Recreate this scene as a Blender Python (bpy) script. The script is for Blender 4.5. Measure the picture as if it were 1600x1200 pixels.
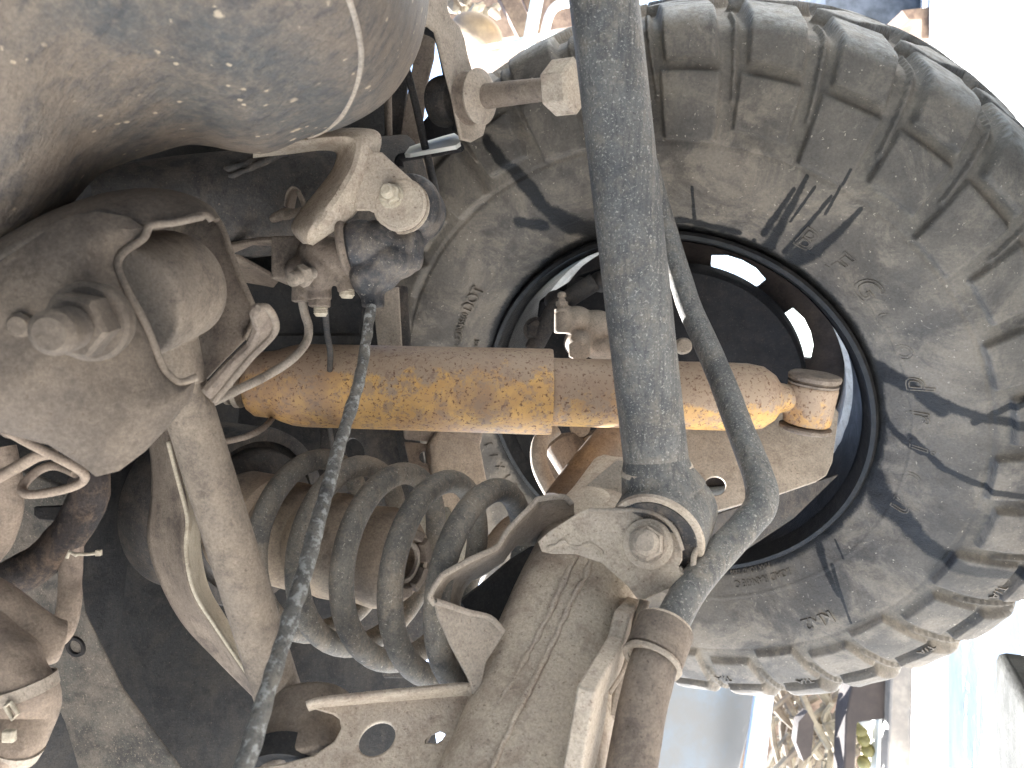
import bpy, bmesh, math, random
import numpy as np
from mathutils import Vector, Matrix, noise
from mathutils.geometry import tessellate_polygon, delaunay_2d_cdt
random.seed(7)
SC = bpy.context.scene
for o in list(bpy.data.objects): bpy.data.objects.remove(o)
COL = SC.collection
# ---------------------------------------------------------------- camera, sky, sun, exposure
F = 1156.0                      # focal length in pixels of the 1600 px wide photograph
PITCH = math.radians(25.4)
CZ = 0.21
cp, sp = math.cos(PITCH), math.sin(PITCH)
C0 = Vector((0, 0, CZ))
CR, CU, CF = Vector((0, sp, -cp)), Vector((1, 0, 0)), Vector((0, cp, sp))   # image right / up / forward
cam = bpy.data.cameras.new('camera'); camo = bpy.data.objects.new('camera', cam); COL.objects.link(camo)
cam.sensor_width = 36; cam.lens = 26; cam.clip_start = 0.01; cam.clip_end = 500
camo.matrix_world = Matrix(((CR.x, CU.x, -CF.x, 0), (CR.y, CU.y, -CF.y, 0), (CR.z, CU.z, -CF.z, CZ), (0, 0, 0, 1)))
cam.dof.use_dof = True; cam.dof.focus_distance = 0.60; cam.dof.aperture_fstop = 14.0
SC.camera = camo
SUN_EL, SUN_AZ = 54.0, -48.0     # azimuth from +Y towards +X
w = bpy.data.worlds.new("World"); SC.world = w; w.use_nodes = True
wn = w.node_tree.nodes; bg = wn['Background']
sky = wn.new('ShaderNodeTexSky'); sky.sky_type = 'NISHITA'; sky.sun_disc = False
sky.sun_elevation = math.radians(SUN_EL); sky.sun_rotation = math.radians(SUN_AZ)
w.node_tree.links.new(sky.outputs[0], bg.inputs[0]); bg.inputs[1].default_value = 0.10
sl = bpy.data.lights.new('sun', 'SUN'); sl.energy = 5.0; sl.angle = math.radians(0.5); sl.color = (1, .99, .97)
so = bpy.data.objects.new('sun', sl); COL.objects.link(so)
sd = Vector((math.sin(math.radians(SUN_AZ)) * math.cos(math.radians(SUN_EL)), math.cos(math.radians(SUN_AZ)) * math.cos(math.radians(SUN_EL)), math.sin(math.radians(SUN_EL))))
so.rotation_euler = sd.to_track_quat('Z', 'Y').to_euler(); so.location = (0, 0, 5)
SC.view_settings.view_transform = 'Standard'; SC.view_settings.look = 'None'
SC.view_settings.exposure = 3.22; SC.view_settings.gamma = 1
SC.cycles.max_bounces = 8; SC.cycles.diffuse_bounces = 5; SC.cycles.use_fast_gi = False
SC.cycles.sample_clamp_indirect = 8

# ---------------------------------------------------------------- helpers
def P(x, y, d): return C0 + CR * ((x - 800) / F * d) - CU * ((y - 600) / F * d) + CF * d
def ray(x, y): return CR * ((x - 800) / F) - CU * ((y - 600) / F) + CF
def px(n, d): return n * d / F
def plane3(a, b, c):
    A, B, Cc = P(*a), P(*b), P(*c); n = (B - A).cross(Cc - A).normalized()
    if n.dot(CF) > 0: n = -n
    def f(x, y, off=0.0):
        r = ray(x, y); q = A + n * off
        return C0 + r * ((q - C0).dot(n) / r.dot(n))
    f.n = n; f.o = A
    return f
def cat(pts, per=8, closed=False):
    pts = [Vector(p) for p in pts]; n = len(pts); out = []
    rng = n if closed else n - 1
    for i in range(rng):
        if closed: p0, p1, p2, p3 = pts[(i - 1) % n], pts[i], pts[(i + 1) % n], pts[(i + 2) % n]
        else: p0, p1, p2, p3 = pts[max(i - 1, 0)], pts[i], pts[i + 1], pts[min(i + 2, n - 1)]
        for k in range(per):
            t = k / per
            out.append(.5 * ((2 * p1) + (p2 - p0) * t + (2 * p0 - 5 * p1 + 4 * p2 - p3) * t * t + (3 * p1 - p0 - 3 * p2 + p3) * t ** 3))
    if not closed: out.append(pts[-1].copy())
    return out
def frames(pts, up=None):
    T = []
    for i in range(len(pts)):
        a, b = pts[max(i - 1, 0)], pts[min(i + 1, len(pts) - 1)]
        T.append((b - a).normalized())
    u = (up or T[0].orthogonal()).normalized(); fr = []
    for i, t in enumerate(T):
        u = (u - t * u.dot(t)).normalized(); fr.append((u, t.cross(u)))
    return T, fr
def ringmesh(bm, rings, caps=True, closed=False):
    V = [[bm.verts.new(p) for p in r] for r in rings]
    n = len(V[0]); m = len(V)
    for i in range(m if closed else m - 1):
        a, b = V[i], V[(i + 1) % m]
        for k in range(n):
            bm.faces.new((a[k], a[(k + 1) % n], b[(k + 1) % n], b[k]))
    if caps and not closed:
        bm.faces.new(V[0][::-1]); bm.faces.new(V[-1])
def tube(bm, pts, r, seg=24, smooth=0, caps=True, wob=0.0, wobs=40, up=None, sq=0):
    """pts: world points; r: radius or list of radii"""
    n = len(pts)
    rr = list(r) if isinstance(r, (list, tuple)) else [r] * n
    if smooth:
        q = cat([Vector((*p, 0)) .to_3d() for p in pts], smooth)
        r4 = cat([Vector((x, 0, 0)) for x in rr], smooth); pts = q; rr = [v.x for v in r4]
    T, fr = frames(pts, up); rings = []
    for p, (u, v), rad in zip(pts, fr, rr):
        ring = []
        for k in range(seg):
            a = 2 * math.pi * k / seg; dd = u * math.cos(a) + v * math.sin(a)
            sc = (abs(math.cos(a)) ** sq + abs(math.sin(a)) ** sq) ** (-1 / sq) if sq else 1
            q = p + dd * rad * sc
            if wob: q += dd * wob * noise.noise(q * wobs)
            ring.append(q)
        rings.append(ring)
    ringmesh(bm, rings, caps)
def lathe(bm, o, ax, prof, seg=48, caps=True, rot=0.0, wob=0.0, wobs=40):
    """prof: (t along axis, radius)"""
    ax = ax.normalized(); u = ax.orthogonal().normalized(); v = ax.cross(u); rings = []
    for t, r in prof:
        ring = []
        for k in range(seg):
            a = rot + 2 * math.pi * k / seg; dd = u * math.cos(a) + v * math.sin(a)
            q = o + ax * t + dd * r
            if wob: q += dd * wob * noise.noise(q * wobs)
            ring.append(q)
        rings.append(ring)
    ringmesh(bm, rings, caps)
def ringlathe(bm, o, ax, prof, seg=48):
    """closed profile -> annulus"""
    ax = ax.normalized(); u = ax.orthogonal().normalized(); v = ax.cross(u); rings = []
    for t, r in prof:
        rings.append([o + ax * t + (u * math.cos(2 * math.pi * k / seg) + v * math.sin(2 * math.pi * k / seg)) * r for k in range(seg)])
    ringmesh(bm, rings, False, True)
def hexa(bm, o, ax, r, h, ch=.12, rot=.3):
    ax = ax.normalized()
    lathe(bm, o, ax, [(0, r), (h * (1 - ch), r), (h, r * .86)], seg=6, rot=rot)
def threads(bm, o, ax, r, L, pitch=.0012):
    n = max(2, int(L / pitch)); prof = []
    for i in range(n): prof += [(i * pitch, r * .9), (i * pitch + pitch * .5, r)]
    prof += [(n * pitch, r * .88), (n * pitch + .0015, r * .7)]
    lathe(bm, o, ax, prof, seg=20)
def ell(bm, c, rx, ry=None, rz=None, rot=None, sub=3):
    ry = ry or rx; rz = rz or rx
    r = bmesh.ops.create_icosphere(bm, subdivisions=sub, radius=1)
    M = Matrix(((CR.x, CU.x, CF.x), (CR.y, CU.y, CF.y), (CR.z, CU.z, CF.z))).to_4x4()
    R = Matrix.Rotation(math.radians(rot), 4, 'Z') if rot else Matrix.Identity(4)
    bmesh.ops.transform(bm, matrix=Matrix.Translation(c) @ M @ R @ Matrix.Diagonal((rx, ry, rz, 1)), verts=r['verts'])
def boxo(bm, c, ax, ay, az):
    """oriented box from centre and three half vectors"""
    V = [bm.verts.new(c + ax * i + ay * j + az * k) for i in (-1, 1) for j in (-1, 1) for k in (-1, 1)]
    for f in ((0, 1, 3, 2), (4, 6, 7, 5), (0, 4, 5, 1), (2, 3, 7, 6), (0, 2, 6, 4), (1, 5, 7, 3)):
        bm.faces.new([V[i] for i in f])
def loft(bm, rows, per=6, wrap=False):
    """rows: lists of world points with equal counts -> smooth grid"""
    R = [cat(r, per) for r in rows]
    cols = [cat([r[i] for r in R], per) for i in range(len(R[0]))]
    m = len(cols[0]); V = [[bm.verts.new(c[j]) for c in cols] for j in range(m)]
    for j in range(m - 1):
        for i in range(len(V[0]) - 1):
            bm.faces.new((V[j][i], V[j][i + 1], V[j + 1][i + 1], V[j + 1][i]))
def flat(bm, pl, outer, holes=(), th=.003, dome=0, smooth=0, step=9, domes=40, rough=1.0):
    """plate: pixel outline on plane pl, extruded away from the camera"""
    def cl(o):
        o = [Vector((p[0], p[1], 0)) for p in o]
        return cat(o, smooth, True) if smooth else o
    loops = [cl(outer)] + [[Vector((p[0], p[1], 0)) for p in h] for h in holes]
    def inside(p, l):
        c = False; n = len(l)
        for i in range(n):
            a, b = l[i], l[(i + 1) % n]
            if (a.y > p[1]) != (b.y > p[1]) and p[0] < (b.x - a.x) * (p[1] - a.y) / (b.y - a.y) + a.x: c = not c
        return c
    def dist(p, l):
        best = 1e9; n = len(l); q = Vector((p[0], p[1]))
        for i in range(n):
            a, b = l[i].to_2d(), l[(i + 1) % n].to_2d(); ab = b - a; t = max(0, min(1, (q - a).dot(ab) / max(ab.length_squared, 1e-9)))
            best = min(best, (q - a - ab * t).length)
        return best
    verts = []; edges = []
    for l in loops:
        k = len(verts); n = len(l); verts += [v.to_2d() for v in l]; edges += [(k + i, k + (i + 1) % n) for i in range(n)]
    nb = len(verts)
    x0, x1 = min(v.x for v in loops[0]), max(v.x for v in loops[0]); y0, y1 = min(v.y for v in loops[0]), max(v.y for v in loops[0])
    st = max(step, math.sqrt((x1 - x0) * (y1 - y0) / 900)); dmap = {}
    y = y0 + st * .5; row = 0
    while y < y1:
        x = x0 + st * (.5 if row % 2 else 0) + .37
        while x < x1:
            if inside((x, y), loops[0]) and not any(inside((x, y), h) for h in loops[1:]):
                d = min(dist((x, y), l) for l in loops)
                if d > st * .45: verts.append(Vector((x, y)))
            x += st
        y += st * .87; row += 1
    V, E_, Fc, ov, oe, of = delaunay_2d_cdt(verts, edges, [], 1, 1e-4)
    hs = loops[1:]
    def bulge(p, isb):
        q = pl(p.x, p.y)
        if isb and not dome: return 0
        d = min(dist((p.x, p.y), l) for l in loops[:1]) if dome else 0
        return (dome * (1 - math.exp(-d / domes)) if dome else 0) + (0 if isb else noise.noise(q * 28) * .0009 * rough)
    fr = []; bk = []
    for i, p in enumerate(V):
        isb = any(o < nb for o in ov[i]) if ov[i] else False
        h = bulge(p, isb); w_ = pl(p.x, p.y) + pl.n * h
        fr.append(bm.verts.new(w_)); bk.append(bm.verts.new(w_ - pl.n * th))
    used = {}
    for f in Fc:
        c = ((V[f[0]].x + V[f[1]].x + V[f[2]].x) / 3, (V[f[0]].y + V[f[1]].y + V[f[2]].y) / 3)
        if any(inside(c, h) for h in hs) or not inside(c, loops[0]): continue
        bm.faces.new([fr[i] for i in f]); bm.faces.new([bk[i] for i in f[::-1]])
        for a, b in ((f[0], f[1]), (f[1], f[2]), (f[2], f[0])):
            k = (min(a, b), max(a, b)); used[k] = used.get(k, 0) + 1
    for (a, b), c in used.items():
        if c == 1: bm.faces.new((fr[a], fr[b], bk[b], bk[a]))
    for v in [v for v in fr + bk if not v.link_faces]: bm.verts.remove(v)
def circ(cx, cy, rx, ry=None, n=28, rot=0):
    ry = ry or rx; c, s = math.cos(math.radians(rot)), math.sin(math.radians(rot))
    return [(cx + rx * math.cos(a) * c - ry * math.sin(a) * s, cy + rx * math.cos(a) * s + ry * math.sin(a) * c) for a in [2 * math.pi * i / n for i in range(n)]]

# ---------------------------------------------------------------- objects
def tag(o, label=None, cat_=None, group=None, kind=None):
    if label: o['label'] = label
    if cat_: o['category'] = cat_
    if group: o['group'] = group
    if kind: o['kind'] = kind
    return o
def thing(name, label, cat_, loc, group=None):
    o = bpy.data.objects.new(name, None); COL.objects.link(o); o.empty_display_size = .02
    o.location = loc; tag(o, label, cat_, group); return o
def world_loc(o):
    v = Vector(o.location)
    while o.parent: o = o.parent; v += Vector(o.location)
    return v
def obj(name, bm, mat, parent=None, bevel=0, solid=0, sub=0, fuse=0, fsm=4, sharp=35, origin=None):
    bmesh.ops.recalc_face_normals(bm, faces=bm.faces[:])
    if origin is None:
        cs = [v.co for v in bm.verts]; mn = Vector([min(c[i] for c in cs) for i in range(3)]); mx = Vector([max(c[i] for c in cs) for i in range(3)])
        origin = (mn + mx) / 2
    base = world_loc(parent) if parent else Vector((0, 0, 0))
    bmesh.ops.translate(bm, verts=bm.verts, vec=-origin)
    me = bpy.data.meshes.new(name); bm.to_mesh(me); bm.free()
    o = bpy.data.objects.new(name, me); COL.objects.link(o)
    if parent: o.parent = parent
    o.location = origin - base
    me.materials.append(mat)
    if fuse:
        m = o.modifiers.new('r', 'REMESH'); m.mode = 'VOXEL'; m.voxel_size = fuse; m.use_smooth_shade = True
        s = o.modifiers.new('s', 'SMOOTH'); s.iterations = fsm; s.factor = .5
    if solid:
        m = o.modifiers.new('so', 'SOLIDIFY'); m.thickness = solid; m.offset = 0
    if bevel:
        m = o.modifiers.new('b', 'BEVEL'); m.width = bevel; m.segments = 2; m.limit_method = 'ANGLE'; m.angle_limit = math.radians(50)
    if sub:
        m = o.modifiers.new('su', 'SUBSURF'); m.levels = sub; m.render_levels = sub
    me.shade_smooth()
    if not fuse and sharp: me.set_sharp_from_angle(angle=math.radians(sharp))
    return o
def B(): return bmesh.new()

# ---------------------------------------------------------------- materials
def rgb(r, g, b):   # sRGB 0-255 albedo -> linear
    f = lambda c: (c / 255 / 12.92) if c / 255 <= .04045 else ((c / 255 + .055) / 1.055) ** 2.4
    return (f(r), f(g), f(b), 1)
class NT:
    def __init__(s, name):
        s.m = bpy.data.materials.new(name); s.m.use_nodes = True; s.t = s.m.node_tree; s.n = s.t.nodes
        s.bsdf = s.n['Principled BSDF']; s.tc = s.n.new('ShaderNodeTexCoord'); s.co = s.tc.outputs['Object']
    def link(s, a, b): s.t.links.new(a, b)
    def mapping(s, scale, rot=(0, 0, 0), loc=(0, 0, 0), src=None):
        m = s.n.new('ShaderNodeMapping'); m.inputs['Scale'].default_value = scale; m.inputs['Rotation'].default_value = rot; m.inputs['Location'].default_value = loc
        s.link(src or s.co, m.inputs[0]); return m.outputs[0]
    def noise(s, scale, detail=6, rough=.6, src=None, dist=0):
        n = s.n.new('ShaderNodeTexNoise'); n.inputs['Scale'].default_value = scale; n.inputs['Detail'].default_value = detail
        n.inputs['Roughness'].default_value = rough; n.inputs['Distortion'].default_value = dist
        s.link(src or s.co, n.inputs['Vector']); return n.outputs['Fac']
    def ramp(s, fac, a, b):
        n = s.n.new('ShaderNodeMapRange'); n.interpolation_type = 'SMOOTHSTEP'
        n.inputs['From Min'].default_value = a; n.inputs['From Max'].default_value = b
        s.link(fac, n.inputs[0]); return n.outputs[0]
    def mul(s, a, b, op='MULTIPLY'):
        n = s.n.new('ShaderNodeMath'); n.operation = op; n.use_clamp = op in('MULTIPLY','MAXIMUM')
        for i, v in enumerate((a, b)):
            if isinstance(v, (int, float)): n.inputs[i].default_value = v
            else: s.link(v, n.inputs[i])
        return n.outputs[0]
    def mix(s, fac, a, b, blend='MIX'):
        n = s.n.new('ShaderNodeMix'); n.data_type = 'RGBA'; n.blend_type = blend
        for i, v in ((0, fac), (6, a), (7, b)):
            if isinstance(v, (int, float)): n.inputs[i].default_value = v
            elif isinstance(v, tuple): n.inputs[i].default_value = v
            else: s.link(v, n.inputs[i])
        return n.outputs[2]
    def bump(s, h, dist, strength=1.0, prev=None):
        n = s.n.new('ShaderNodeBump'); n.inputs['Distance'].default_value = dist; n.inputs['Strength'].default_value = strength
        s.link(h, n.inputs['Height'])
        if prev: s.link(prev, n.inputs['Normal'])
        return n.outputs[0]
    def attr(s, name):
        n = s.n.new('ShaderNodeAttribute'); n.attribute_name = name; return n.outputs['Fac']
    def out(s, col=None, rough=None, nrm=None, metal=0, spec=.3):
        for v, k in ((col, 'Base Color'), (rough, 'Roughness'), (nrm, 'Normal')):
            if v is None: continue
            if isinstance(v, (int, float, tuple)): s.bsdf.inputs[k].default_value = v
            else: s.link(v, s.bsdf.inputs[k])
        s.bsdf.inputs['Metallic'].default_value = metal; s.bsdf.inputs['Specular IOR Level'].default_value = spec
        return s.m
def dirty(name, base, alt, dust, amt=.5, rough=.75, speck=None, scale=18, bumpd=.0006, fleck=None, fs=260, fl=.68, streak=None, spec=.25, alts=(.45, .6)):
    """painted / cast metal under dust: base and alt patches, dust film, dark specks, pale flecks"""
    t = NT(name)
    c = t.mix(t.ramp(t.noise(scale * 1.6, 7, .65), alts[0], alts[1]), base, alt)
    d = t.noise(scale, 9, .74, dist=.3)
    c = t.mix(t.mul(t.ramp(d, .60 - amt * .4, .82 - amt * .4), .85), c, dust)
    midn = t.noise(scale * 6, 7, .75)
    c = t.mix(t.mul(t.ramp(midn, .48, .66), .30 + amt * .3), c, dust)
    c = t.mix(t.mul(t.ramp(t.noise(scale * 5, 6, .7, src=t.mapping((1, 1, 1), loc=(2, 5, 1))), .54, .68), .45), c, (alt[0] * .62, alt[1] * .60, alt[2] * .60, 1))
    big = t.noise(scale * .55, 5, .62, src=t.mapping((1, 1, 1), loc=(7, 2, 4)), dist=.6)
    c = t.mix(t.mul(t.ramp(big, .50, .70), .38), c, (alt[0] * .62, alt[1] * .60, alt[2] * .60, 1))
    smear = t.noise(1.0, 6, .65, src=t.mapping((scale * .8, scale * 5, scale * 2.2), (.4, .7, .2)))
    c = t.mix(t.mul(t.ramp(smear, .50, .70), .40), c, dust)
    fine = t.noise(scale * 34, 4, .75)
    c = t.mix(.62, c, t.mix(t.ramp(fine, .32, .68), (.36, .36, .36, 1), (.64, .64, .64, 1)), 'OVERLAY')
    if streak:
        st = t.noise(1.0, 5, .6, src=t.mapping(streak))
        c = t.mix(t.mul(t.ramp(st, .50, .66), .6), c, (base[0] * .45, base[1] * .45, base[2] * .48, 1))
    if speck:
        c = t.mix(t.mul(t.ramp(t.noise(430, 4, .65), .58, .70), .6), c, speck)
    if fleck:
        c = t.mix(t.mul(t.ramp(t.noise(fs * 2.0, 4, .7), fl - .08, fl + .02), .70), c, fleck)
    h = t.noise(scale * 10, 8, .75)
    n = t.bump(h, bumpd * 1.8, .9); n = t.bump(fine, bumpd * .6, .8, n)
    n = t.bump(t.noise(scale * 1.3, 3, .5), bumpd * 4, .5, n)
    r = t.mul(t.ramp(d, .3, .7), .18, 'MULTIPLY'); r = t.mul(r, rough - .08, 'ADD')
    return t.out(c, r, n, 0, spec)
TAN = rgb(152, 141, 129); TAN2 = rgb(132, 121, 110); BRN = rgb(100, 80, 66); GRY = rgb(96, 97, 98); DK = rgb(52, 50, 50)
M = {}
M['tan'] = dirty('dusty_tan_steel', TAN, TAN2, rgb(166, 153, 138), .4, .85, speck=rgb(92, 78, 66), alts=(.4, .65))
M['tanrust'] = dirty('dusty_rusty_steel', rgb(178, 164, 149), rgb(148, 132, 118), rgb(188, 174, 156), .45, .85, speck=rgb(84, 62, 50), fleck=rgb(186, 172, 152), fl=.66, bumpd=.0008)
M['shade'] = dirty('shaded_brown_steel', rgb(98, 88, 79), rgb(80, 72, 65), rgb(116, 104, 92), .4, .85, speck=rgb(80, 68, 58), scale=13)  # darker copy of the tan steel; the left side's shade is in its colour
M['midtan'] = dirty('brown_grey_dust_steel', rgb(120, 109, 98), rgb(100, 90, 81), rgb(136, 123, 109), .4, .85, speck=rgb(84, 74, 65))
M['core'] = dirty('tan_dusted_rubber', rgb(146, 130, 114), rgb(118, 104, 92), rgb(160, 143, 124), .4, .85)
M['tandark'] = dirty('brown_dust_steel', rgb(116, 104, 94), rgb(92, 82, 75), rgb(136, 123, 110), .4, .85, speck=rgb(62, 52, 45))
M['grey'] = dirty('grey_paint_steel', rgb(98, 97, 95), rgb(80, 80, 80), rgb(138, 128, 115), .28, .6, speck=rgb(52, 50, 50), fleck=rgb(176, 172, 162), fl=.645, fs=330, scale=16, bumpd=.0007, spec=.4, streak=(9, 300, 300))
M['greyd'] = dirty('dark_dusty_steel', rgb(66, 64, 63), rgb(52, 51, 52), rgb(96, 87, 79), .3, .8, speck=rgb(40, 36, 34), fleck=rgb(120, 108, 96))
M['spring'] = dirty('spring_steel', rgb(102, 97, 90), rgb(82, 79, 75), rgb(132, 120, 106), .38, .85, speck=rgb(66, 60, 56), fleck=rgb(178, 170, 156), fl=.67, scale=22, spec=.35)
M['black'] = dirty('black_underbody', rgb(32, 31, 33), rgb(26, 26, 28), rgb(50, 45, 42), .25, .85, fleck=rgb(96, 86, 76), fl=.7)
M['blackp'] = dirty('black_gloss_paint', rgb(17, 17, 18), rgb(22, 21, 22), rgb(56, 52, 48), .10, .50, spec=.3)
M['rubber'] = dirty('dusty_black_rubber', rgb(40, 40, 43), rgb(60, 60, 64), rgb(124, 112, 99), .28, .55, fleck=rgb(170, 160, 146), fl=.68, spec=.45)
M['hose'] = dirty('brown_dust_hose', rgb(122, 108, 97), rgb(98, 87, 79), rgb(148, 132, 117), .5, .85)
M['hosed'] = dirty('dark_loom_hose', rgb(58, 52, 50), rgb(46, 43, 43), rgb(120, 100, 84), .22, .85, bumpd=.0012)
M['rod'] = dirty('weathered_rod', rgb(112, 110, 106), rgb(88, 86, 84), rgb(142, 134, 122), .35, .65, speck=rgb(36, 38, 42), fleck=rgb(176, 176, 172), fl=.58, fs=110, scale=40, bumpd=.0014)
M['pan'] = dirty('dusty_floor_pan', rgb(74, 72, 68), rgb(60, 58, 56), rgb(102, 94, 86), .4, .9, fleck=rgb(140, 128, 114), fl=.66, bumpd=.0012)
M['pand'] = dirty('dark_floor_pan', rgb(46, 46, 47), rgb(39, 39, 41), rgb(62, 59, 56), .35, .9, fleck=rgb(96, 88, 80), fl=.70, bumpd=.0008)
M['tip'] = dirty('bare_pale_metal', rgb(176, 166, 148), rgb(150, 138, 120), rgb(190, 178, 158), .4, .6, spec=.4)
M['barrel'] = dirty('chalky_white_rim_paint', rgb(226, 225, 222), rgb(206, 204, 200), rgb(170, 160, 146), .10, .6)
M['disc'] = dirty('brown_wheel_disc', rgb(58, 50, 47), rgb(46, 41, 40), rgb(76, 66, 60), .3, .8)
# tank: grey paint with brown stain and pale blots
def m_tank():
    t = NT('stained_tank')
    c = t.mix(t.ramp(t.noise(9, 8, .68, dist=.5), .42, .60), rgb(76, 75, 74), rgb(104, 93, 83))
    c = t.mix(t.mul(t.ramp(t.noise(5, 6, .6), .48, .66), .75), c, rgb(118, 106, 94))
    st = t.noise(1, 7, .7, src=t.mapping((22, 120, 60), (.3, .5, .2)))
    c = t.mix(t.mul(t.ramp(st, .46, .66), .7), c, rgb(62, 61, 63))
    c = t.mix(t.mul(t.ramp(t.noise(150, 6, .75), .42, .68), .38), c, rgb(130, 117, 103))
    fine = t.noise(620, 4, .75)
    c = t.mix(.7, c, t.mix(t.ramp(fine, .3, .7), (.38, .38, .38, 1), (.62, .62, .62, 1)), 'OVERLAY')
    for sc_, lo_, th_ in ((75, (.3, .1, .2), .575), (150, (1.3, .4, .7), .56)):
        v = t.n.new('ShaderNodeTexVoronoi'); v.inputs['Scale'].default_value = sc_; t.link(t.mapping((1, 1, 1), loc=lo_), v.inputs['Vector'])
        nz = t.noise(sc_ * 3, 5, .7); dd = t.mul(v.outputs['Distance'], t.mul(nz, .5), 'ADD')
        sel = t.ramp(t.noise(sc_ * .33, 2, .5, src=t.mapping((1, 1, 1), loc=lo_)), th_, th_ + .03)
        c = t.mix(t.mul(t.mul(t.ramp(dd, .46, .38), sel), .75), c, rgb(184, 166, 142))
    n = t.bump(t.noise(120, 7, .75), .0010, .9); n = t.bump(st, .0030, .9, n); n = t.bump(t.noise(16, 4, .6), .006, .7, n)
    return t.out(c, .62, n, 0, .35)
M['tank'] = m_tank()
def m_shock(name, ymid, seed, amt):
    t = NT(name)
    sep = t.n.new('ShaderNodeSeparateXYZ'); t.link(t.co, sep.inputs[0])
    along = t.mul(sep.outputs['Z'], -1.0, 'MULTIPLY'); 
    n1 = t.noise(26, 8, .72, src=t.mapping((1, 1, 1), loc=(seed, 0, 0))); n2 = t.noise(140, 5, .7); n3 = t.noise(9, 5, .6, src=t.mapping((1, 1, 1), loc=(seed + 3, 0, 0)))
    yel = t.mix(t.ramp(n3, .35, .65), rgb(184, 142, 84), rgb(162, 128, 94))
    yel = t.mix(t.ramp(t.noise(60, 4, .6), .4, .7), yel, rgb(198, 156, 92))
    # dust film heavier towards the +X flank, in the object's own frame
    g = t.n.new('ShaderNodeMapRange'); g.inputs['From Min'].default_value = ymid; g.inputs['From Max'].default_value = ymid + .05
    g.inputs['To Min'].default_value = 0; g.inputs['To Max'].default_value = .42; t.link(sep.outputs['X'], g.inputs[0])
    f = t.mul(t.mul(n1, .75, 'MULTIPLY'), g.outputs[0], 'ADD')
    f = t.mul(f, t.mul(t.mul(n2, .5, 'SUBTRACT'), .42, 'MULTIPLY') if False else t.mul(n2, .28), 'ADD')
    c = t.mix(t.ramp(f, .58 - amt, .68 - amt), yel, rgb(150, 130, 110))
    c = t.mix(t.mul(t.ramp(n3, .46, .70), .5), c, rgb(134, 110, 92))
    c = t.mix(t.mul(t.ramp(t.noise(70, 7, .75), .50, .60), .7), c, rgb(140, 118, 100))
    sp = t.noise(330, 4, .65); c = t.mix(t.mul(t.ramp(sp, .57, .64), .85), c, rgb(92, 62, 46))
    sp2 = t.noise(190, 5, .7, src=t.mapping((1, 1, 1), loc=(5, 0, seed))); c = t.mix(t.mul(t.ramp(sp2, .56, .62), .7), c, rgb(122, 100, 88))
    n = t.bump(t.noise(220, 5, .7), .0006, .8); n = t.bump(f, .0006, .5, n)
    return t.out(c, .6, n, 0, .35)
M['shockA'] = m_shock('yellow_shock_paint', -.005, 1.0, .0)
M['shockB'] = m_shock('yellow_shock_paint_lower', -.022, 4.0, .02)
def m_tyre():
    t = NT('dusty_tyre_rubber')
    c = t.mix(t.ramp(t.noise(9, 7, .65), .4, .62), rgb(98, 92, 85), rgb(79, 75, 71))
    d = t.noise(16, 9, .72, dist=.5)
    c = t.mix(t.mul(t.ramp(d, .44, .62), .8), c, rgb(124, 115, 104))
    c = t.mix(t.mul(t.attr('groove'), t.mul(t.ramp(t.noise(60, 5, .7), .35, .7), .7)), c, rgb(112, 105, 95))
    c = t.mix(t.mul(t.attr('worn'), t.mul(t.ramp(t.noise(80, 6, .7), .25, .7), .6)), c, rgb(164, 164, 161))
    fine = t.noise(420, 4, .7)
    c = t.mix(.6, c, t.mix(t.ramp(fine, .3, .7), (.40, .40, .40, 1), (.62, .62, .62, 1)), 'OVERLAY')
    sc = t.noise(1, 4, .6, src=t.mapping((40, 500, 90), (.4, .9, .3))); c = t.mix(t.mul(t.ramp(sc, .66, .72), .35), c, rgb(150, 142, 130))
    fl = t.noise(300, 2, .5); c = t.mix(t.mul(t.ramp(fl, .70, .74), .7), c, rgb(168, 158, 144))
    wet = t.attr('stain'); ws = t.ramp(t.mul(wet, t.mul(t.noise(60, 8, .8), 1.3), 'ADD'), .88, 1.30)
    c = t.mix(t.mul(ws, .95), c, rgb(22, 22, 23))
    n = t.bump(t.noise(150, 8, .75), .0016, 1); n = t.bump(fine, .0005, .8, n); n = t.bump(t.noise(18, 4, .6), .003, .5, n)
    r = t.mix(ws, (.82, .82, .82, 1), (.5, .5, .5, 1))
    return t.out(c, r, n, 0, .3)
M['tyre'] = m_tyre()
def simple(name, col, rough=.6, alt=None, scale=8, bumpd=.002, spec=.3, metal=0):
    t = NT(name); c = t.mix(t.ramp(t.noise(scale, 7, .65), .38, .62), col, alt or tuple([x * .6 for x in col[:3]] + [1]))
    return t.out(c, rough, t.bump(t.noise(scale * 6, 6, .7), bumpd), metal, spec)
M['ground'] = simple('sunlit_gravel', rgb(210, 208, 203), .95, rgb(190, 187, 181), 5, .01)
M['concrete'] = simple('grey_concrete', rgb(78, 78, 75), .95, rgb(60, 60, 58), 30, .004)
M['bluepanel'] = simple('faded_blue_panel', rgb(84, 94, 104), .5, rgb(84, 84, 84), 5, .0006, .5)
M['trim'] = simple('bright_trim', rgb(188, 200, 214), .3, rgb(160, 172, 186), 6, .0003, .6)
M['straw'] = simple('straw_litter', rgb(140, 130, 112), .9, rgb(98, 86, 74), 9, .004)
M['rustpost'] = simple('brown_rust_post', rgb(66, 58, 54), .85, rgb(52, 46, 44), 9, .002)
M['yellowbit'] = simple('yellow_plastic', rgb(160, 150, 90), .6, rgb(104, 98, 62), 9, .001)
M['whitewall'] = simple('white_panel', rgb(224, 222, 214), .6, rgb(206, 204, 196), 4, .001)
M['silver'] = simple('grey_silver_strip', rgb(150, 140, 128), .5, rgb(120, 112, 104), 12, .0006, .5)
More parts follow.
